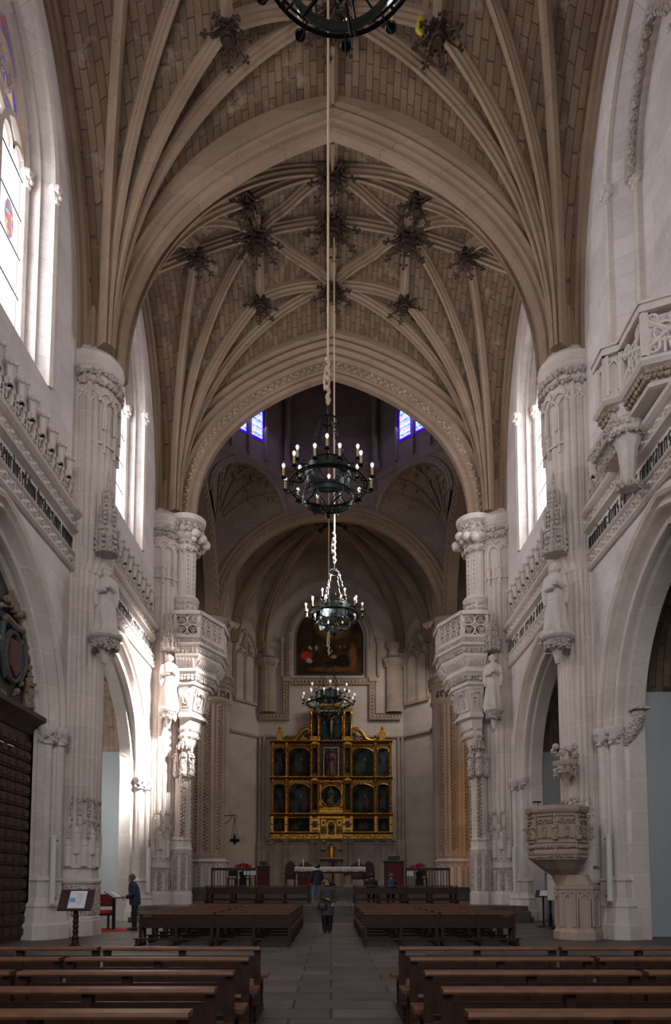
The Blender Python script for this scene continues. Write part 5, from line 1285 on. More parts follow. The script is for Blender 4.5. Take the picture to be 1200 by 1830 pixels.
def ambo(x, y, w_, h, lab):
    r = thing('lectern', (x, y, ZA), lab, 'lectern')
    mb = MB(); mb.box(x - w_ / 2, y - .3, ZA, x + w_ / 2, y + .3, ZA + h); mb.build('body', 'wood', r)
    mb = MB(); mb.box(x - w_ / 2 - .05, y - .36, ZA + h, x + w_ / 2 + .05, y + .36, ZA + h + .07); mb.build('top', 'wood', r)
    mb = MB(); mb.box(x - w_ * .36, y - .33, ZA + .12, x + w_ * .36, y - .3, ZA + h - .12); mb.build('front_panel', 'red', r)
    mb = MB(); mb.cbox((x, y, ZA + h + .22), (w_ * .62, .3, .22)); mb.box(x - .03, y - .03, ZA + h, x + .03, y + .03, ZA + h + .2); mb.build('book_rest', 'black', r)
ambo(-3.62, 38.4, .62, 1.06, 'dark lectern with a book rest left of the altar'); ambo(3.35, 38.2, 1.0, 1.32, 'taller dark red lectern with a book rest right of the altar')
for q, x0, x1 in ((-1, -6.35, -4.0), (1, 3.95, 6.3)):
    r = thing('iron_railing', ((x0 + x1) / 2, 38.0, ZA), 'black railing %s of the altar behind the %s lectern' % (('left', 'left') if q < 0 else ('right', 'right')), 'railing', 'sanctuary railings')
    mb = MB(); mb.box(x0, 37.94, ZA + .88, x1, 38.06, ZA + 1.02); mb.build('top_rail', 'grille', r); mb = MB(); mb.box(x0, 37.97, ZA + .04, x1, 38.03, ZA + .09); mb.build('bottom_rail', 'grille', r)
    n = 15
    for i in range(n + 1): mb = MB(); x = x0 + .03 + (x1 - x0 - .06) * i / n; mb.tube([(x, 38, ZA), (x, 38, ZA + .9)], .018 if 0 < i < n else .035, 6); mb.build('baluster', 'grille', r)
    mb = MB()
    r = thing('flower_pot', (q * 4.75, 38.6, ZA), 'red flowering plant behind the railing on the %s' % ('left' if q < 0 else 'right'), 'plant')
    mb = MB(); mb.lathe([(.14, 0), (.2, .35), (.22, .36)], (q * 4.75, 38.6, ZA + .45), 10); mb.lathe([(.2, 0), (.2, .45)], (q * 4.75, 38.6, ZA), 8); mb.build('pot', 'black', r)
    mb = MB()
    for i in range(26):
        a = random.random() * 6.3; rr = random.random() ** .5 * .5; c = (q * 4.75 + rr * math.cos(a), 38.6 + rr * .5 * math.sin(a), ZA + 1.02 + .2 * (1 - rr * 2) + random.uniform(0, .08))
        for e in range(5): b = e * 1.257; mb.add([c, (c[0] + .09 * math.cos(b - .3), c[1] + .06 * math.sin(b), c[2] + .05 * math.sin(b - .3)), (c[0] + .13 * math.cos(b), c[1] - .04, c[2] + .13 * math.sin(b)), (c[0] + .09 * math.cos(b + .3), c[1] - .02, c[2] + .05 * math.sin(b + .3))], [(0, 1, 2, 3)])
    mb.build('petals', 'poinsettia', r)
    for i in range(2 if q < 0 else 1):
        x = q * 5.2 + i * .75 - .2
        r = thing('wooden_chair', (x, 39.2, ZA), 'dark red wooden chair behind the %s railing%s' % ('left' if q < 0 else 'right', (', nearer the pier' if i == 0 else ', nearer the lectern') if q < 0 else ''), 'chair')
        for a in (-1, 1):
            for b in (-1, 1): mb = MB(); mb.box(x + a * .22 - .025, 39.2 + b * .22 - .025, ZA, x + a * .22 + .025, 39.2 + b * .22 + .025, ZA + (.95 if b > 0 else .45)); mb.build('leg', 'wood', r)
        mb = MB(); mb.box(x - .25, 38.95, ZA + .43, x + .25, 39.45, ZA + .48); mb.build('seat', 'wood', r); mb = MB(); mb.box(x - .22, 39.4, ZA + .6, x + .22, 39.44, ZA + .92); mb.build('backrest', 'wood', r)
for i in range(4): mb = MB(); mb.cbox((-4.55 + .17 * i, 37.9, ZA + .75), (.13, .01, .22)); tag(mb.build('white_sheet', 'paper'), '%s white sheet on the left railing' % ['leftmost', 'second from left', 'second from right', 'rightmost'][i], 'paper', 'white sheets on the left railing')
for i in range(3): mb = MB(); mb.cbox((4.05 + .12 * i, 37.9, ZA + .72), (.09, .01, .26)); tag(mb.build('white_sheet', 'paper'), '%s narrow white sheet on the right railing' % ['leftmost', 'middle', 'rightmost'][i], 'paper', 'white sheets on the right railing')
mb = MB(); mb.tube([(-2.45, 40.8, ZA), (-2.45, 40.8, ZA + 2.0)], .015, 6); mb.lathe([(.15, 0), (.12, .03), (.02, .05)], (-2.45, 40.8, ZA), 10); tag(mb.build('microphone_stand', 'black'), 'thin black microphone stand left of the altar', 'stand')
root = thing('hanging_lamp', (-6.1, 43.0, 3.9), 'black hanging sanctuary lamp on a wall bracket left of the altar', 'lamp')
lx, ly = -5.75, 42.6
mb = MB(); mb.tube([(lx - .65, ly + .3, 5.5), (lx, ly, 5.5), (lx + .1, ly, 5.48)], .025, 6); mb.tube([(lx - .65, ly + .3, 5.0), (lx - .35, ly + .2, 5.2), (lx - .15, ly + .1, 5.48)], .02, 6); mb.build('bracket', 'iron', root)
for a in range(3): mb = MB(); mb.tube([(lx, ly, 5.42), (lx + .26 * math.cos(a * 2.1 + .5), ly + .26 * math.sin(a * 2.1 + .5), 4.05)], .012, 5); mb.build('chain', 'iron', root)
mb = MB(); mb.lathe([(.03, -.3), (.05, -.2), (.12, -.12), (.28, -.08), (.3, .06), (.26, .08), (.1, .1), (.06, .3), (.02, .4)], (lx, ly, 4.0), 12); mb.build('bowl', 'iron', root, True)

# ================================================================ pews
def make_pew(L, zb=0):
    root = thing('wooden_pew', (0, 0, 0), 'dark wooden pew', 'pew')
    mb = MB()
    mb.loft([[(x, y, z) for y, z in ((-.075, .735), (-.08, .75), (-.07, .772), (.07, .772), (.08, .75), (.075, .735))] for x in (0, L)]); mb.build('top_rail', 'woodtop', root, w=False)
    mb = MB(); mb.box(.05, -.015, .42, L - .05, .015, .675); mb.build('back_panel', 'wood', root, w=False)
    mb = MB(); mb.box(-.07, .10, .405, L + .07, .44, .44); mb.build('seat', 'woodtop', root, w=False)
    mb = MB(); mb.box(-.03, -.42, .17, L + .03, -.27, .20); mb.build('kneeler', 'wood', root, w=False)
    for x in (.035, L / 2, L - .035):
        mb = MB(); mb.box(x - .035, -.04, .0, x + .035, .04, .74); mb.box(x - .03, .34, 0, x + .03, .41, .405); mb.box(x - .035, -.42, .0, x + .035, .46, .065)
        mb.box(x - .03, .04, .35, x + .03, .41, .405); mb.box(x - .03, -.38, .06, x + .03, -.31, .17); mb.build('leg_frame', 'wood', root, w=False)
    mb = MB(); mb.box(.05, .33, .10, L - .05, .37, .15); mb.build('stretcher', 'wood', root, w=False)
    return root
pewA = make_pew(1.77); used = [False]
def put_pew(x, y, z, lab, grp, proto=pewA, flag=used):
    o = proto if not flag[0] else clone(proto); flag[0] = True
    o.location = (x, y, z); o['label'] = lab; o['group'] = grp
ordn = ['front', 'second', 'third', 'fourth', 'fifth', 'sixth', 'seventh']
for i, y in enumerate((8.2, 7.07, 6.0, 5.05, 4.15)):
    for j in range(3):
        nm = ['beside the aisle', 'in the middle', 'farthest out'][j]; rn = ['farthest', 'second farthest', 'middle', 'second nearest', 'nearest'][i]
        put_pew(-.80 - 1.77 - j * 1.83, y, 0, 'foreground pew %s, %s row, left of aisle' % (nm, rn), 'foreground pews left of the aisle')
        put_pew(.77 + j * 1.83, y, 0, 'foreground pew %s, %s row, right of aisle' % (nm, rn), 'foreground pews right of the aisle')
for i in range(7):
    y = 17.25 + 1.22 * i
    for j in range(2):
        nm = ['beside the aisle', 'on the outer side'][j]; rn = ['nearest', 'second', 'third', 'fourth', 'fifth', 'sixth', 'last'][i]
        put_pew(-.96 - 1.77 - j * 1.85, y, 0, 'brown pew %s, %s row of the middle block, left of aisle' % (nm, rn), 'middle pews left of the aisle')
        put_pew(.78 + j * 1.85, y, 0, 'brown pew %s, %s row of the middle block, right of aisle' % (nm, rn), 'middle pews right of the aisle')
pewB = make_pew(2.2); usedB = [False]
for i in range(2):
    y = 31.1 + 1.35 * i
    for j in range(2):
        nm = ['beside the aisle', 'on the outer side'][j]; rn = ['first', 'second'][i]
        put_pew(-.95 - 2.2 - j * 2.27, y, .59, 'wooden pew %s, %s row on the raised crossing, left side' % (nm, rn), 'crossing pews on the left', pewB, usedB)
        put_pew(1.0 + j * 2.27, y, .59, 'wooden pew %s, %s row on the raised crossing, right side' % (nm, rn), 'crossing pews on the right', pewB, usedB)

# ================================================================ chandeliers
def make_chandelier():
    root = thing('chandelier', (0, 0, 0), 'black iron chandelier', 'chandelier')
    mb = MB(); mb.torus((0, 0, 0), .915, .024, 48, 6); mb.torus((0, 0, .0), .845, .016, 48, 6)
    for k in range(12): a = k * pi / 6; mb.tube([(.84 * math.cos(a), .84 * math.sin(a), 0), (.93 * math.cos(a), .93 * math.sin(a), 0)], .02, 5)
    mb.build('main_ring', 'iron', root, True, False)
    mb = MB(); mb.lathe([(.60, -.36), (.60, -.24), (.585, -.24), (.585, -.36), (.60, -.36)], (0, 0, 0), 40); mb.torus((0, 0, -.24), .6, .014, 40, 5); mb.torus((0, 0, -.36), .59, .014, 40, 5); mb.build('lower_band', 'ironplate', root, True, False)
    mb = MB(); mb.lathe([(.53, .16), (.53, .46), (.515, .46), (.515, .16), (.53, .16)], (0, 0, 0), 40); mb.torus((0, 0, .46), .53, .018, 40, 5); mb.torus((0, 0, .16), .53, .018, 40, 5); mb.build('crown_band', 'ironplate', root, True, False)
    for k in range(6):
        a = k * pi / 3; ca, sa = math.cos(a), math.sin(a); F = lambda r, z, t=0: (r * ca - t * sa, r * sa + t * ca, z)
        mb = MB(); mb.tube([F(.53, .2), F(.62, .05), F(.80, .06), F(.88, 0)], .016, 5); mb.tube([F(.86, 0), F(.82, -.14), F(.68, -.16), F(.6, -.26)], .014, 5)
        mb.tube([F(.60, -.3, 0), F(.56, -.45, .0), F(.30, -.44), F(.16, -.5), F(.05, -.60)], .02, 5); mb.tube([F(.53, .16, 0), F(.50, -.05, .12), F(.60, -.24, .28)], .012, 5); mb.tube([F(.53, .16, 0), F(.50, -.05, -.12), F(.60, -.24, -.28)], .012, 5)
        mb.tube([F(.55, .46), F(.62, .54), F(.58, .62), F(.5, .58)], .014, 5); mb.tube([F(.54 + .05 * math.cos(t), .30 + .08 * math.sin(t)) for t in [j * pi / 4 for j in range(8)]], .012, 4, True)
        mb.build('scroll_bar', 'iron', root, True, False)
    mb = MB(); mb.lathe([(.02, -.78), (.06, -.74), (.03, -.70), (.08, -.66), (.08, -.6), (.03, -.56)], (0, 0, 0), 10)
    for k in range(4): a = k * pi / 2; mb.tube([(.04 * math.cos(a), .04 * math.sin(a), -.62), (.14 * math.cos(a), .14 * math.sin(a), -.66), (.15 * math.cos(a), .15 * math.sin(a), -.58)], .018, 5)
    mb.build('bottom_finial', 'iron', root, True, False)
    mb = MB(); mb.torus((0, 0, 1.62), .20, .018, 20, 5)
    for k in range(4): a = k * pi / 2; mb.tube([(.2 * math.cos(a), .2 * math.sin(a), 1.62), (.15 * math.cos(a), .15 * math.sin(a), 1.74), (0, 0, 1.78)], .014, 5); mb.tube([(.2 * math.cos(a), .2 * math.sin(a), 1.62), (.24 * math.cos(a), .24 * math.sin(a), 1.58), (.22 * math.cos(a), .22 * math.sin(a), 1.54)], .014, 5)
    mb.tube([(0, 0, 1.76), (0, 0, 2.0), (.03, 0, 2.04), (0, 0, 2.08), (-.03, 0, 2.04), (0, 0, 2.0)], .016, 5); mb.build('top_ring', 'iron', root, True, False)
    for k in range(4):
        a = k * pi / 2 + .4; mb = MB(); p0 = Vector((.2 * math.cos(a), .2 * math.sin(a), 1.56)); p1 = Vector((.53 * math.cos(a), .53 * math.sin(a), .48)); d = p1 - p0; L = d.length; d.normalize()
        u = d.orthogonal().normalized(); v = d.cross(u); n = 8; st = L / n
        for i in range(n):
            c = p0 + d * st * (i + .5); w_ = u if i % 2 else v
            if i % 3 == 2: mb.tube([tuple(c + w_ * .035 * math.cos(t * pi / 4) + d * .05 * math.sin(t * pi / 4)) for t in range(8)], .010, 4, True); mb.tube([tuple(c - d * st * .5), tuple(c - d * .04)], .009, 4); mb.tube([tuple(c + d * .04), tuple(c + d * st * .5)], .009, 4)
            else: mb.tube([tuple(c + w_ * .028 * math.cos(t * pi / 5) + d * st * .56 * math.sin(t * pi / 5)) for t in range(10)], .010, 4, True)
        mb.build('chain', 'iron', root, True, False)
    def light(r, z, a):
        ca, sa = math.cos(a), math.sin(a); x, y = r * ca, r * sa; ar = MB()
        ar.tube([((r - .3) * ca, (r - .3) * sa, z - .02), ((r - .12) * ca, (r - .12) * sa, z - .07), (x, y, z - .06), (x, y, z)], .013, 5)
        ar.lathe([(.01, -.01), (.062, 0), (.07, .025), (.062, .03), (.01, .03)], (x, y, z), 10); o = ar.build('candle_arm', 'iron', root, True, False)
        c = MB(); c.lathe([(.028, .03), (.028, .22), (.022, .225)], (x, y, z), 8); c.build('candle_tube', 'candle', o, True, False)
        c = MB(); c.lathe([(.02, .22), (.022, .24), (.042, .29), (.042, .315), (.025, .345), (.002, .355)], (x, y, z), 10); c.build('bulb', 'bulb', o, True, False)
    for k in range(12): light(1.06, .05, k * pi / 6 + .15)
    for k in range(6): light(.80, .42, k * pi / 3 + .4)
    return root
ch = make_chandelier()
CH = [(-.07, 16.1, 10.75, 1.0, .1, 'largest fully visible black iron chandelier, framed by the dark drum', 26.95), (.12, 25.5, 11.2, 1.0, .6, 'black iron chandelier hanging below and behind the larger one, in front of the arched painting', 26.95),
      (.1, 6.7, 11.35, 1.0, .3, 'black iron chandelier cut off by the top edge of the picture', 26.95), (-.12, 37.2, 10.9, 1.30, .2, 'farthest black iron chandelier, in front of the top of the altarpiece', 40.95)]
for i, (x, y, z, sc_, rz, lab, zt) in enumerate(CH):
    o = ch if i == 0 else clone(ch); o.location = (x, y, z); o.scale = (sc_,) * 3; o.rotation_euler = (0, 0, rz); o['label'] = lab; o['group'] = 'iron chandeliers'
    z0 = z + 2.02 * sc_; r = thing('rope', (x, y, z0), ['hemp rope with a knot holding the largest chandelier', 'hemp rope with a knot holding the second chandelier before the painting', 'hemp rope above the chandelier at the top edge', 'thin hemp rope holding the farthest chandelier'][i], 'rope')
    q = sc_; mb = MB(); mb.tube([(x, y, z0 + 1.1 * q), (x, y, zt)], .028 if i != 3 else .03, 6); mb.build('line', 'rope', r, True)
    mb = MB(); mb.tube([(x + .03 * math.sin(k * 1.9) * q, y + .03 * math.cos(k * 1.9) * q, z0 + (.02 + .07 * k) * q) for k in range(17)], [.03 + .025 * abs(math.sin(k * .9)) for k in range(17)], 7)
    mb.tube([(x - .05, y, z0 + .95 * q), (x - .09, y - .02, z0 + .6 * q), (x - .07, y, z0 + .35 * q)], [.02, .03, .035], 6); mb.tube([(x, y, z0 - .02), (x + .035, y, z0 + .06), (x, y, z0 + .2), (x - .035, y, z0 + .06), (x, y, z0 - .02)], .022, 6); mb.build('knot', 'rope', r, True)

# ================================================================ left portal
root = thing('church_door', (-8.35, 15.7, 0), 'huge dark coffered wooden door in the near left arch', 'door')
mb = MB(); mb.box(-8.35, 12.55, 0, -8.1, 19.05, 5.75); mb.build('door_leaf', 'doorwood', root)
mb = MB()
for i in range(14):
    for j in range(17):
        y = 12.65 + .457 * i; z = .12 + .305 * j; mb.box(-8.1, y, z, -8.05, y + .40, z + .25); mb.box(-8.05, y + .08, z + .06, -8.01, y + .32, z + .19)
mb.build('coffers', 'doorwood', root)
mb = MB(); mb.loft([[(-8.25 + a, y, b) for a, b in ((0, 5.35), (.2, 5.45), (.3, 5.62), (.45, 5.75), (.55, 5.8), (.55, 5.92), (0, 5.95))] for y in (12.5, 19.1)]); mb.build('lintel', 'doorwood', root)
for y in (17.0, 17.55): mb = MB(); mb.box(-8.03, y, 4.9, -8.0, y + .3, 4.93); mb.build('metal_strip', 'white', root)
root = thing('tympanum_relief', (-8.4, 15.7, 5.9), 'dark painted relief with crowned coat of arms above the left door', 'relief')
mb = MB(); ft = lambda a, b, d: (-8.1 + d, a, b); P = arch(15.8, 3.3, 5.9, 3.9, 12); mb.prism(P, ft, -.1, 0); mb.build('ground', 'relief', root)
yc = 17.6
mb = MB(); mb.tube([ft(yc + .45 * math.cos(t * pi / 10), 7.15 + .62 * math.sin(t * pi / 10), .1) for t in range(20)], .08, 6, True)
for e in (-1, 1): mb.tube([ft(yc + e * .4, 6.5, .1), ft(yc + e * .7, 7.1, .12), ft(yc + e * .6, 7.8, .1), ft(yc + e * .3, 8.0, .1)], [.04, .08, .08, .04], 6)
mb.build('grey_scrollwork', 'reliefgrey', root, True)
mb = MB(); mb.prism([(yc - .27, 6.85), (yc, 6.65), (yc + .27, 6.85), (yc + .27, 7.55), (yc - .27, 7.55)], ft, 0, .2); mb.build('shield', 'shieldred', root)
mb = MB(); 
for e in range(7): mb.ball(ft(yc + (e - 3) * .17, 8.25 + .12 * abs(e - 3) * .5, .15), .11, 6, 5)
mb.tube([ft(yc - .5, 8.0, .12), ft(yc, 7.9, .16), ft(yc + .5, 8.0, .12)], .09, 6)
for e in range(5): mb.tube([ft(yc + (e - 2) * .22, 8.35, .14), ft(yc + (e - 2) * .12, 8.75 + .1 * (2 - abs(e - 2)), .1)], [.06, .04], 5)
mb.ball(ft(yc, 9.05, .1), .12, 6, 5)
for i in range(40):
    t = i / 39; mb.ball(ft(yc + 1.15 + .12 * math.sin(i * 1.7) - .75 * t ** 2, 6.1 + 2.9 * t, .08), .075, 6, 4)
for i in range(26): a = random.uniform(0, 6.3); mb.ball(ft(yc - .3 + 1.0 * math.cos(a), 7.2 + 1.1 * math.sin(a), .08), random.uniform(.05, .1), 6, 4)
mb.build('tarnished_ornament', 'reliefgold', root)
mb = MB()
for i, (dy, dz) in enumerate(((-1.7, 6.2), (-2.6, 6.3), (1.0, 6.05))): figure(mb, (-8.0, yc + dy * .8 if i < 2 else yc + .95, dz), 1.5 if i < 2 else 1.0, 0, True, False, i)
mb.build('relief_figures', 'reliefgold', root, True)
# portal reveal
mb = MB(); mb.box(-8.3, 19.0, 0, -7.9, 19.12, 5.6); struct(mb.build('trim_portal_reveal', 'pier'))

# ================================================================ wall tubes, signs, furniture in the aisles
for (s, y, z0, z1, lab) in ((-1, 18.75, .95, 2.72, 'white tubular wall light on the jamb beside the left door'), (-1, 28.6, 1.1, 2.9, 'white tubular wall light on the sunlit left wall'), (1, 18.75, 1.02, 2.76, 'white tubular wall light on the near right arch jamb'), (1, 28.4, 1.15, 2.9, 'white tubular wall light on the far right arch jamb')):
    x = s * (W - .22); r = thing('wall_light', (x, y, z0), lab, 'light', 'tubular wall lights')
    mb = MB(); mb.loft([[(x + a * math.cos(t), y + a * math.sin(t), z) for t in [j * pi / 6 for j in range(12)]] for a, z in ((.085, z0 + .05), (.085, z1 - .05))]); mb.build('tube', 'white', r, True)
    for z in (z0, z1 - .06): mb = MB(); mb.lathe([(.02, 0), (.095, 0), (.095, .06), (.02, .06)], (x, y, z), 12); mb.build('end_cap', 'white', r)
    for z in (z0 + .1, z1 - .15): mb = MB(); mb.box(x - .06, y + .04, z, x + .06, y + .16, z + .05); mb.build('mount', 'iron', r)
def sign(x, y, z, lab, w_=.75, h=.55, post='turned', rz=0, tilt=.7, paper=True, zf=0):
    r = thing('information_stand', (x, y, zf), lab, 'stand', rz=rz)
    mb = MB()
    if post == 'turned': mb.lathe([(.16, 0), (.16, .04), (.09, .08), (.07, .18), (.09, .22), (.06, .28)] + [(.055 + .018 * (i % 2), .3 + .06 * i) for i in range(int((z - .5) / .06))] + [(.06, z - .12)], (0, 0, 0), 10); m_ = 'wood'
    else: mb.box(-.03, -.03, .03, .03, .03, z - .06); mb.lathe([(.22, 0), (.22, .04), (.05, .06)], (0, 0, 0), 12); m_ = 'wood'
    mb.build('post', m_, r, False, False)
    M4 = Matrix.Rotation(tilt, 3, 'X'); mb = MB(); mb.cbox((0, 0, z), (w_, h, .035), 0, M4); mb.build('board', 'signwood', r, False, False)
    up = M4 @ Vector((0, 0, 1)); c = Vector((0, 0, z)) + up * .021
    if paper:
        pc = c + M4 @ Vector((.04 * w_, 0, 0)); mb = MB(); mb.cbox(tuple(pc), (.5 * w_, .84 * h, .004), 0, M4); mb.build('printed_sheet', 'paper', r, False, False)
        if w_ > .6:
            mb = MB(); p2 = c + up * .003 + M4 @ Vector((-.1 * w_, -.02, 0)); mb.cbox(tuple(p2), (.13, .13, .003), 0, M4); mb.build('blue_square', 'bluepaper', r, False, False)
            mb = MB()
            for k in range(9): mb.cbox(tuple(c + up * .003 + M4 @ Vector((.1 * w_, .17 - .04 * k, 0))), (.16 - .03 * (k % 3), .008, .002), 0, M4)
            mb.build('text_lines', mat('grey print', (.35, .36, .42), .8), r, False, False)
    return r
sign(-5.93, 16.75, 1.09, 'tilted dark panel with a white sheet on a twisted post, beside the near left pier', .76, .62, 'turned', .12, .85)
sign(-6.75, 22.4, 1.12, 'slim reading stand with an open sheet before the man in navy', .55, .42, 'plain', 1.2, .5)
sign(7.2, 24.4, 1.12, 'slim reading stand with a red-edged sheet right of the middle pews', .5, .4, 'plain', -.4, .55)
# red ring rug and chair
mb = MB(); mb.lathe([(.48, 0), (.5, .03), (.82, .03), (.84, 0), (.48, 0)], (-7.15, 22.6, 0.005), 36); tag(mb.build('round_rug', 'redrug'), 'ring of red felt lying on the floor behind the near left pier', 'rug')
r = thing('prayer_chair', (-7.45, 23.2, 0), 'dark wooden chair with red cushion behind the near left pier', 'chair')
for a in (-1, 1):
    for b in (-1, 1): mb = MB(); mb.box(-7.45 + a * .36 - .03, 23.2 + b * .25 - .03, 0, -7.45 + a * .36 + .03, 23.2 + b * .25 + .03, 1.12 if b > 0 else .5); mb.build('leg', 'wood', r)
mb = MB(); mb.box(-7.85, 22.9, .45, -7.05, 23.48, .52); mb.build('seat', 'wood', r); mb = MB(); mb.box(-7.8, 22.92, .52, -7.1, 23.4, .62); mb.build('cushion', 'redrug', r); mb = MB(); mb.box(-7.85, 23.43, .72, -7.05, 23.47, 1.12); mb.build('backrest', 'red', r)
mb = MB(); mb.lathe([(.02, .0), (.12, .0), (.04, .05), (.03, .8), (.2, .84), (.24, .92), (.2, .96)], (-7.2, 21.9, 0), 16); tag(mb.build('red_stool', 'redrug'), 'small round red-topped stand in front of the prayer chair', 'stool')
# gold framed picture edge in left chapel
r = thing('gilt_picture_frame', (-11.0, 28.0, 1.9), 'tall gold picture frame in the left chapel, mostly hidden behind the near pier', 'picture')
gx = -8.9
mb = MB(); GP = [(21.9, 1.75), (23.3, 1.75), (23.3, 6.0), (21.9, 6.0)]
r.location = (-10.3, 29.3, 1.8)
GP = [(-11.05, 1.85), (-9.75, 1.85), (-9.75, 5.0), (-11.05, 5.0)]
sweep2(mb, GP, [(0, 0), (0, .12), (.08, .2), (.2, .14), (.24, 0)], lambda a, b, d: (a, 29.36 - d, b), True); mb.build('frame', mat('bright gilt frame', (.62, .40, .05), .4, .7, 14, .2), r)
mb = MB(); mb.box(-11.05, 29.33, 1.85, -9.75, 29.37, 5.0); mb.build('canvas', 'relief', r)
# right side: votive table, tall candlestick
r = thing('votive_table', (7.6, 23.0, 0), 'small dark table with a white notice and a tiny flame behind the pulpit pedestal', 'table')
for a in (-1, 1):
    for b in (-1, 1): mb = MB(); mb.box(7.6 + a * .3 - .025, 22.7 + b * .2 - .025, 0, 7.6 + a * .3 + .025, 22.7 + b * .2 + .025, .85); mb.build('leg', 'black', r)
mb = MB(); mb.box(7.25, 22.45, .85, 7.95, 22.95, .95); mb.build('tabletop', 'wood', r)
mb = MB(); mb.box(7.22, 22.85, 1.0, 7.5, 22.88, 1.45); mb.build('notice', 'paper', r); mb = MB(); mb.ball((7.3, 22.55, .99), .03, 8, 6, 1.6); mb.build('flame', mat('flame', (1, .5, .1), .5, emis=(1, .45, .08), es=3), r)
mb = MB(); mb.lathe([(.18, 0), (.16, .06), (.07, .1), (.06, .4), (.08, .44), (.05, .5), (.05, 1.2), (.08, 1.24), (.05, 1.3), (.05, 1.6), (.09, 1.65), (.04, 1.7), (.16, 1.78), (.16, 1.8)], (7.12, 23.4, 0), 12); tag(mb.build('floor_candlestick', 'black', None, True), 'tall black turned candlestick behind the pulpit', 'candlestick')
# chapel corbel heads on right arch jamb, bracket over the pulpit
r = thing('carved_bracket', (6.55, 19.95, 4.3), 'small carved bracket with crocket leaves above the pulpit', 'bracket')
mb = MB(); mb.lathe([(.03, -.3), (.12, -.1), (.2, 0), (.24, .05), (.24, .2), (.34, .28), (.36, .4), (.3, .42)], (6.62, 20.05, 4.5), 8); mb.build('corbel', 'brownstone', r)
mb = MB()
for a in range(9): mb.ball((6.62 + .3 * math.cos(a * .7), 20.05 + .25 * math.sin(a * .7), 5.12 + .1 * (a % 3)), .10, 6, 4)
foliage_ring(mb, 6.62, 20.05, .26, .26, 4.5, .25, 8, .07); mb.build('leaves', 'carved', r)
r = thing('projecting_corbel', (8.05, 18.9, 5.6), 'carved projecting corbel at the capital of the near right arch', 'carving')
mb = MB(); mb.tube([(7.95, 19.1, 5.2), (8.05, 18.98, 5.5), (8.2, 18.88, 5.85)], [.10, .18, .22], 8); mb.ball((8.22, 18.85, 5.95), .2, 8, 6); mb.box(8.0, 18.6, 6.08, 8.45, 19.1, 6.14); mb.build('corbel', 'carved', r)

# ================================================================ pulpit
px_, py_ = 6.12, 19.3
r = thing('pulpit', (6.35, 20.0, 0), 'carved polygonal stone pulpit attached to the near right pier', 'pulpit')
mb = MB(); Ep = lambda k, z, c=0: ell(px_ + .35 * c, py_ + .45 * c, .80 * k, .80 * k, z, 8)
mb.loft([Ep(.12, 1.05, 1), Ep(.3, 1.4, .9), Ep(.42, 1.7, .7), Ep(.62, 1.86, .3), Ep(.85, 2.05, .1), Ep(.92, 2.1), Ep(.92, 2.2), Ep(.98, 2.24), Ep(1.0, 2.3), Ep(.95, 2.34), Ep(.95, 2.52), Ep(1.0, 2.55), Ep(.93, 2.6), Ep(.93, 3.3), Ep(1.02, 3.36), Ep(1.05, 3.42), Ep(1.05, 3.5), Ep(1.0, 3.52)])
mb.build('basin', 'brownstone', r)
mb = MB(); V = ell(px_, py_, .76, .76, 0, 8)
for i in range(8):
    a, b = Vector(V[i]), Vector(V[(i + 1) % 8]); d = b - a; L = d.length; d /= L; nn = Vector((d.y, -d.x, 0)); fp = lambda u, v, w_: tuple(a + d * u + nn * w_ + Vector((0, 0, v)))
    mb.prism([(-.04, 2.6), (.07, 2.6), (.07, 3.3), (-.04, 3.3)], fp, -.03, .05)
    figure(mb, tuple(a + nn * .04 + Vector((0, 0, 2.62))), .5, math.atan2(nn.y, nn.x), True, False, i)
    for v in (2.66, 3.06, 3.24): mb.prism([(.07, v), (L - .05, v), (L - .05, v + .025), (.07, v + .025)], fp, 0, .03)
    figure(mb, fp(L / 2 + .02, 2.7, .02), .36, math.atan2(nn.y, nn.x), True, False, i + 3)
    for e in range(6): mb.ball(fp(.12 + e * (L - .2) / 5, 3.12 + .03 * (e % 2), .02), .035, 6, 4); mb.ball(fp(.06 + e * (L - .1) / 5, 2.43, .04), .05, 6, 4); mb.ball(fp(.06 + e * (L - .1) / 5, 2.17, .0), .045, 6, 4)
    mb.ball(fp(0, 3.25, .05), .05, 6, 4)
mb.build('relief_carving', 'warmcarved', r)
mb = MB(); mb.box(6.2, 19.7, 1.0, 7.2, 20.6, 3.2); mb.build('back_stonework', 'plain', r)
pd = (6.62, 19.35)
mb = MB(); E2 = lambda k, z: ell(pd[0], pd[1], .56 * k, .6 * k, z, 8)
mb.loft([E2(1.12, 0), E2(1.12, .2), E2(1.04, .24), E2(1.0, .3), E2(1.0, 1.28), E2(1.06, 1.33), E2(1.06, 1.4), E2(.8, 1.44), E2(.55, 1.7)]); mb.build('pedestal', 'brownstone', r)
mb = MB(); drum_panels(mb, pd[0], pd[1], .56, .6, .34, 1.26); mb.build('pedestal_tracery', 'brownstone', r)
mb = MB(); mb.cbox((5.55, 19.2, 3.66), (.22, .1, .04), .3); mb.tube([(5.6, 19.2, 3.5), (5.58, 19.2, 3.64)], .012, 5); tag(mb.build('reading_lamp', 'black'), 'small black reading lamp clipped to the pulpit rim', 'lamp')

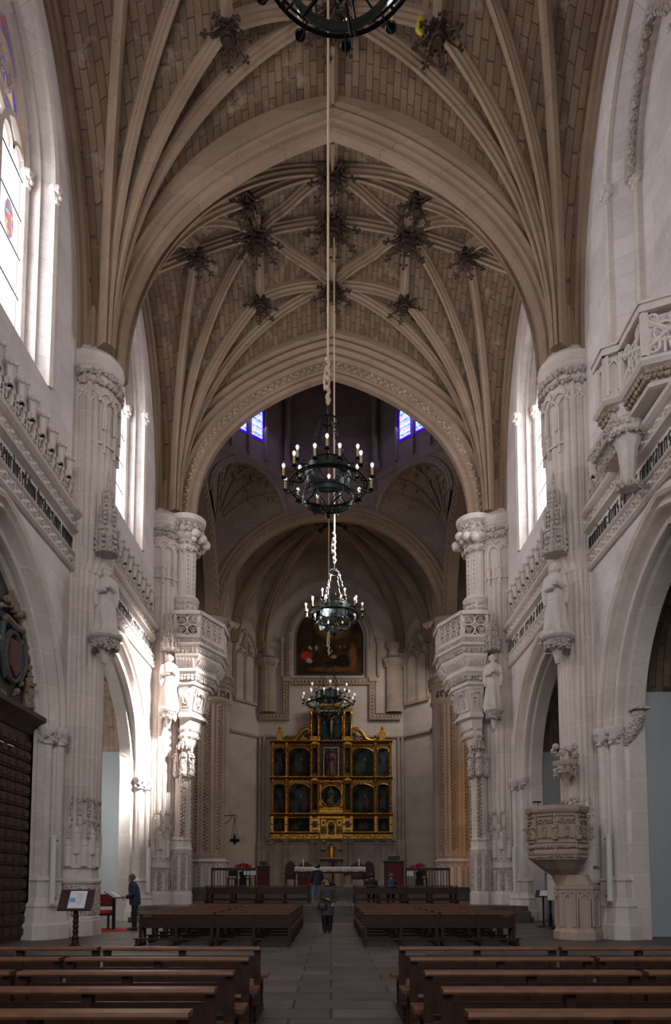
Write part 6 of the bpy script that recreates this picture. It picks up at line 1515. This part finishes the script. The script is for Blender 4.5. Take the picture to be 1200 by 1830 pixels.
# ================================================================ people
def human(root, h, J, face=True):
    """one continuous skinned body; J = joints in metres for 1.70 m, forward = -Y"""
    k = h / 1.70; V = []; E = []; Rr = []
    def v(p, r, par=None):
        V.append(tuple(c * k for c in p)); Rr.append(r * k); i = len(V) - 1
        if par is not None: E.append((par, i))
        return i
    pel = v(J['pelvis'], .125); sp = v(J['waist'], .115, pel); chs = v(J['chest'], .14, sp); nk = v(J['neck'], .055, chs)
    hb = v(J['head'], .075, nk); hd = Vector(J['head']); f = Vector(J.get('look', (0, -1, 0))); up = Vector((0, 0, 1))
    ht = v(tuple(hd + up * .085), .08, hb); v(tuple(hd + f * .085 + up * .01), .03, hb); nose = v(tuple(hd + f * .10 + up * .035), .013, hb)
    sd = f.cross(up)
    for e in (-1, 1): v(tuple(hd + sd * e * .085 + up * .03), .014, hb)
    for e in ('l', 'r'):
        sh = v(J['sh' + e], .045, chs); el = v(J['el' + e], .042, sh); wr = v(J['wr' + e], .027, el); W_ = Vector(J['wr' + e]); d = (W_ - Vector(J['el' + e])).normalized(); u = d.orthogonal().normalized() if abs(d.z) > .9 else d.cross(up).normalized()
        pm = v(tuple(W_ + d * .06), .03, wr)
        for q in range(4):
            b = W_ + d * .095 + u * (q - 1.5) * .02; i1 = v(tuple(b), .0095, pm); i2 = v(tuple(b + d * (.035 - .005 * abs(q - 1.5)) - up * .008), .0085, i1); v(tuple(b + d * (.055 - .006 * abs(q - 1.5)) - up * .03), .0075, i2)
        t1 = v(tuple(W_ + d * .045 - u * .04), .011, pm); v(tuple(W_ + d * .08 - u * .055), .009, t1)
        hp = v(J['hip' + e], .088, pel); kn = v(J['kn' + e], .06, hp); an = v(J['an' + e], .038, kn); to = Vector(J['an' + e]) + Vector(J.get('toe', (0, -.17, -.05))); v(tuple(to), .02, an)
    me = bpy.data.meshes.new('body'); me.from_pydata(V, E, []); o = bpy.data.objects.new('body', me); C.objects.link(o); o.parent = root
    me.materials.append(M['skin'])
    sk = o.modifiers.new('skin', 'SKIN'); sk.use_smooth_shade = True
    for i, r_ in enumerate(Rr): me.skin_vertices[0].data[i].radius = (r_, r_)
    me.skin_vertices[0].data[0].use_root = True
    ss = o.modifiers.new('sub', 'SUBSURF'); ss.levels = 1; ss.render_levels = 1
    return k
def garment(root, k, name, m, rings=None, tubes=(), folds=.03):
    mb = MB()
    if rings: mb.loft([[(cx * k + rx * k * (1 + folds * math.sin(9 * a + z * 9)) * math.cos(a), cy * k + ry * k * (1 + folds * math.sin(9 * a + z * 9)) * math.sin(a), z * k) for a in [2 * pi * j / 28 for j in range(28)]] for cx, cy, rx, ry, z in rings])
    for pts, rr in tubes: mb.tube([tuple(c * k for c in p) for p in pts], [x * k for x in rr], 12)
    return mb.build(name, m, root, True, False)
def shoes(root, k, J, m, boot=0):
    for e in 'lr':
        a = Vector(J['an' + e]); t = Vector(J.get('toe', (0, -.17, -.05))); mb = MB(); d = Vector((t.x, t.y, 0)).normalized(); sd = Vector((-d.y, d.x, 0)); zf = a.z - .08
        rg = []
        for u, w_, hh in ((-.09, .035, .06), (-.065, .05, .12), (.03, .052, .13), (.1, .056, .09), (.19, .05, .07), (.235, .03, .05)):
            c = a + d * u; rg.append([tuple((c + sd * w_ * math.cos(q) + Vector((0, 0, 0)) - Vector((0, 0, c.z)) + Vector((0, 0, zf + hh / 2 + hh / 2 * math.sin(q)))) * k) for q in [2 * pi * j / 10 for j in range(10)]])
        mb.loft(rg)
        if boot: mb.tube([tuple((a + Vector((0, 0, -.05))) * k), tuple((a + Vector((0, 0, boot))) * k)], [.055 * k, .062 * k], 10)
        mb.build('shoe' if not boot else 'boot', m, root, True, False)
def hairpiece(root, k, J, m, long_=0):
    h = Vector(J['head']); f = Vector(J.get('look', (0, -1, 0))); mb = MB(); c = (h - f * .045 + Vector((0, 0, .06))) * k
    mb.ball(tuple(c), .105 * k, 16, 10, 1.02)
    if long_: 
        c2 = (h - f * .05 - Vector((0, 0, long_ * .4))) * k; mb.ball(tuple(c2), .09 * k, 12, 8, 1.2)
    sd = f.cross(Vector((0, 0, 1)))
    for e in (-1, 1): mb.ball(tuple((h + sd * e * .078 - f * .03 + Vector((0, 0, .02))) * k), .055 * k, 10, 6, 1.4)
    mb.build('hair', m, root, True, False)
std = dict(pelvis=(0, 0, .92), waist=(0, 0, 1.08), chest=(0, 0, 1.27), neck=(0, 0, 1.44), head=(0, -.01, 1.55), shl=(.17, 0, 1.37), shr=(-.17, 0, 1.37), ell=(.24, .02, 1.1), elr=(-.24, .02, 1.1), wrl=(.14, -.16, 1.0), wrr=(-.1, -.2, 1.05),
           hipl=(.09, 0, .88), hipr=(-.09, 0, .88), knl=(.10, -.01, .48), knr=(-.10, -.01, .48), anl=(.09, 0, .08), anr=(-.09, 0, .08))
# woman in the aisle
J = dict(std); J.update(anl=(.085, 0, .08), anr=(-.06, .02, .08), knl=(.09, -.02, .48), knr=(-.075, -.01, .48), wrr=(-.03, -.2, 1.07), wrl=(.2, -.12, .95), ell=(.27, .03, 1.1))
r = thing('person', (-.12, 21.35, 0), 'person in a grey coat and black tights standing in the centre aisle', 'person')
k = human(r, 1.62, J)
garment(r, k, 'coat', 'greycoat', [(0, 0, .21, .16, .56), (0, 0, .215, .165, .7), (0, 0, .215, .165, .9), (0, 0, .195, .15, 1.08), (0, 0, .2, .15, 1.25), (0, 0, .215, .13, 1.36), (0, 0, .15, .11, 1.42), (0, 0, .09, .09, 1.45), (0, 0, .07, .07, 1.46)],
        [([J['sh' + e], J['el' + e], J['wr' + e]], (.10, .075, .056)) for e in 'lr'])
garment(r, k, 'scarf', 'blackcloth', [(0, 0, .075, .075, 1.42), (0, -.01, .095, .095, 1.44), (0, -.01, .09, .09, 1.48), (0, 0, .07, .07, 1.5)], folds=.06)
for e in 'lr': garment(r, k, 'stocking', 'black', None, [([J['hip' + e], J['kn' + e], (J['kn' + e][0], .02, .34), J['an' + e]], (.12, .10, .085, .07))])
shoes(r, k, J, 'black'); hairpiece(r, k, J, 'hair', .05)
mb = MB()
for e in (-1, 1): mb.ball((e * .033 * k, -.105 * k, 1.585 * k), .024 * k, 8, 5, .8, 1, .5)
mb.box(-.07 * k, -.1 * k, 1.588 * k, .07 * k, -.09 * k, 1.594 * k); mb.build('sunglasses', 'black', r, False, False)
b = thing('handbag', (-.26, 21.2, .72), 'dark handbag hanging in front of the person in the grey coat', 'bag')
mb = MB(); mb.loft([[(w_ * math.copysign(abs(math.cos(t)) ** .5, math.cos(t)), d_ * math.sin(t), z) for t in [j * pi / 8 for j in range(16)]] for w_, d_, z in ((.10, .03, -.03), (.15, .06, -.01), (.155, .07, .08), (.13, .05, .18), (.11, .03, .21))]); mb.build('bag_body', 'black', b, True, False); mb = MB(); mb.tube([(-.1, 0, .2), (-.02, .02, .45), (.12, .08, .66)], .012, 6); mb.tube([(.1, 0, .2), (.09, .02, .4), (.13, .06, .64)], .012, 6); mb.build('strap', 'black', b, True, False)
# person in the hooded jacket, walking away
J = dict(std); J.update(look=(-.55, .83, 0), toe=(0.02, .16, -.05), anl=(.1, -.08, .08), anr=(-.1, .12, .08), knl=(.1, .0, .48), knr=(-.1, .1, .48), wrl=(.18, .12, .98), wrr=(-.2, .1, .92), ell=(.25, -.04, 1.1), elr=(-.25, -.03, 1.1))
r = thing('person', (-.58, 29.3, .59), 'person in black jacket and blue jeans seen from behind on the steps', 'person', rz=.35)
k = human(r, 1.68, J)
garment(r, k, 'hooded_jacket', 'blackcloth', [(0, 0, .19, .14, .82), (0, 0, .2, .15, .9), (0, 0, .2, .145, 1.08), (0, 0, .21, .15, 1.25), (0, 0, .215, .14, 1.37), (0, 0, .15, .12, 1.43), (0, 0, .09, .09, 1.46)], [([J['sh' + e], J['el' + e], J['wr' + e]], (.08, .068, .05)) for e in 'lr'])
mb = MB(); mb.tube([(.13 * math.cos(t) * k, (-.03 + .10 * math.sin(t)) * k, (1.43 - .03 * math.sin(t)) * k) for t in [pi + j * pi / 8 for j in range(9)]], .035 * k, 8); mb.build('fleece_collar', 'fleece', r, True, False)
for e in 'lr': garment(r, k, 'jeans_leg', 'jeans', None, [([J['hip' + e], J['kn' + e], (J['an' + e][0], J['an' + e][1], .2)], (.105, .075, .06))])
shoes(r, k, J, 'boot', .18); hairpiece(r, k, J, 'black', .1)
# man reading at the stand
J = dict(std); J.update(look=(0, -.9, -.42), chest=(0, -.05, 1.27), neck=(0, -.09, 1.43), head=(0, -.14, 1.53), shl=(.19, -.05, 1.37), shr=(-.19, -.05, 1.37), ell=(.25, -.06, 1.1), elr=(-.25, -.06, 1.1), wrl=(.12, -.25, 1.0), wrr=(-.12, -.25, 1.0))
r = thing('person', (-6.2, 22.75, 0), 'person in a navy jacket reading at the stand by the left arch', 'person', rz=-1.25)
k = human(r, 1.76, J)
garment(r, k, 'padded_jacket', 'navycloth', [(0, 0, .20, .16, .76), (0, 0, .215, .17, .85), (0, -.01, .21, .17, 1.05), (0, -.04, .225, .165, 1.25), (0, -.06, .20, .14, 1.37), (0, -.08, .1, .1, 1.45), (0, -.09, .075, .08, 1.48)], [([J['sh' + e], J['el' + e], J['wr' + e]], (.088, .075, .058)) for e in 'lr'])
for e in 'lr': garment(r, k, 'trouser_leg', 'blackcloth', None, [([J['hip' + e], J['kn' + e], (J['an' + e][0], J['an' + e][1], .09)], (.11, .08, .065))])
shoes(r, k, J, 'black'); hairpiece(r, k, J, 'hairgrey')
# two seated visitors
for (x, lab, m1, m2) in ((1.85, 'dark-haired person seated in the crossing pews, left of the two', 'blackcloth', 'hair'), (2.75, 'grey-haired person seated in the crossing pews, right of the two', 'navycloth', 'hairgrey')):
    J = dict(std); J.update(pelvis=(0, 0, .56), waist=(0, -.02, .72), chest=(0, -.03, .9), neck=(0, -.05, 1.06), head=(0, -.08, 1.17), shl=(.18, -.03, .99), shr=(-.18, -.03, .99), ell=(.24, -.06, .75), elr=(-.24, -.06, .75), wrl=(.1, -.26, .68), wrr=(-.1, -.26, .68),
                            hipl=(.1, -.02, .54), hipr=(-.1, -.02, .54), knl=(.12, -.42, .54), knr=(-.12, -.42, .54), anl=(.12, -.40, .08), anr=(-.12, -.40, .08))
    r = thing('person', (x, 32.72, .59), lab, 'person', rz=pi)
    k = human(r, 1.7, J)
    garment(r, k, 'jacket', m1, [(0, 0, .2, .15, .48), (0, 0, .21, .16, .56), (0, -.02, .2, .15, .72), (0, -.03, .22, .15, .88), (0, -.04, .2, .13, .99), (0, -.05, .1, .09, 1.07)], [([J['sh' + e], J['el' + e], J['wr' + e]], (.085, .07, .05)) for e in 'lr'])
    for e in 'lr': garment(r, k, 'trouser_leg', 'blackcloth', None, [([J['hip' + e], J['kn' + e], (J['an' + e][0], J['an' + e][1], .1)], (.11, .085, .06))])
    shoes(r, k, J, 'black'); hairpiece(r, k, J, m2)
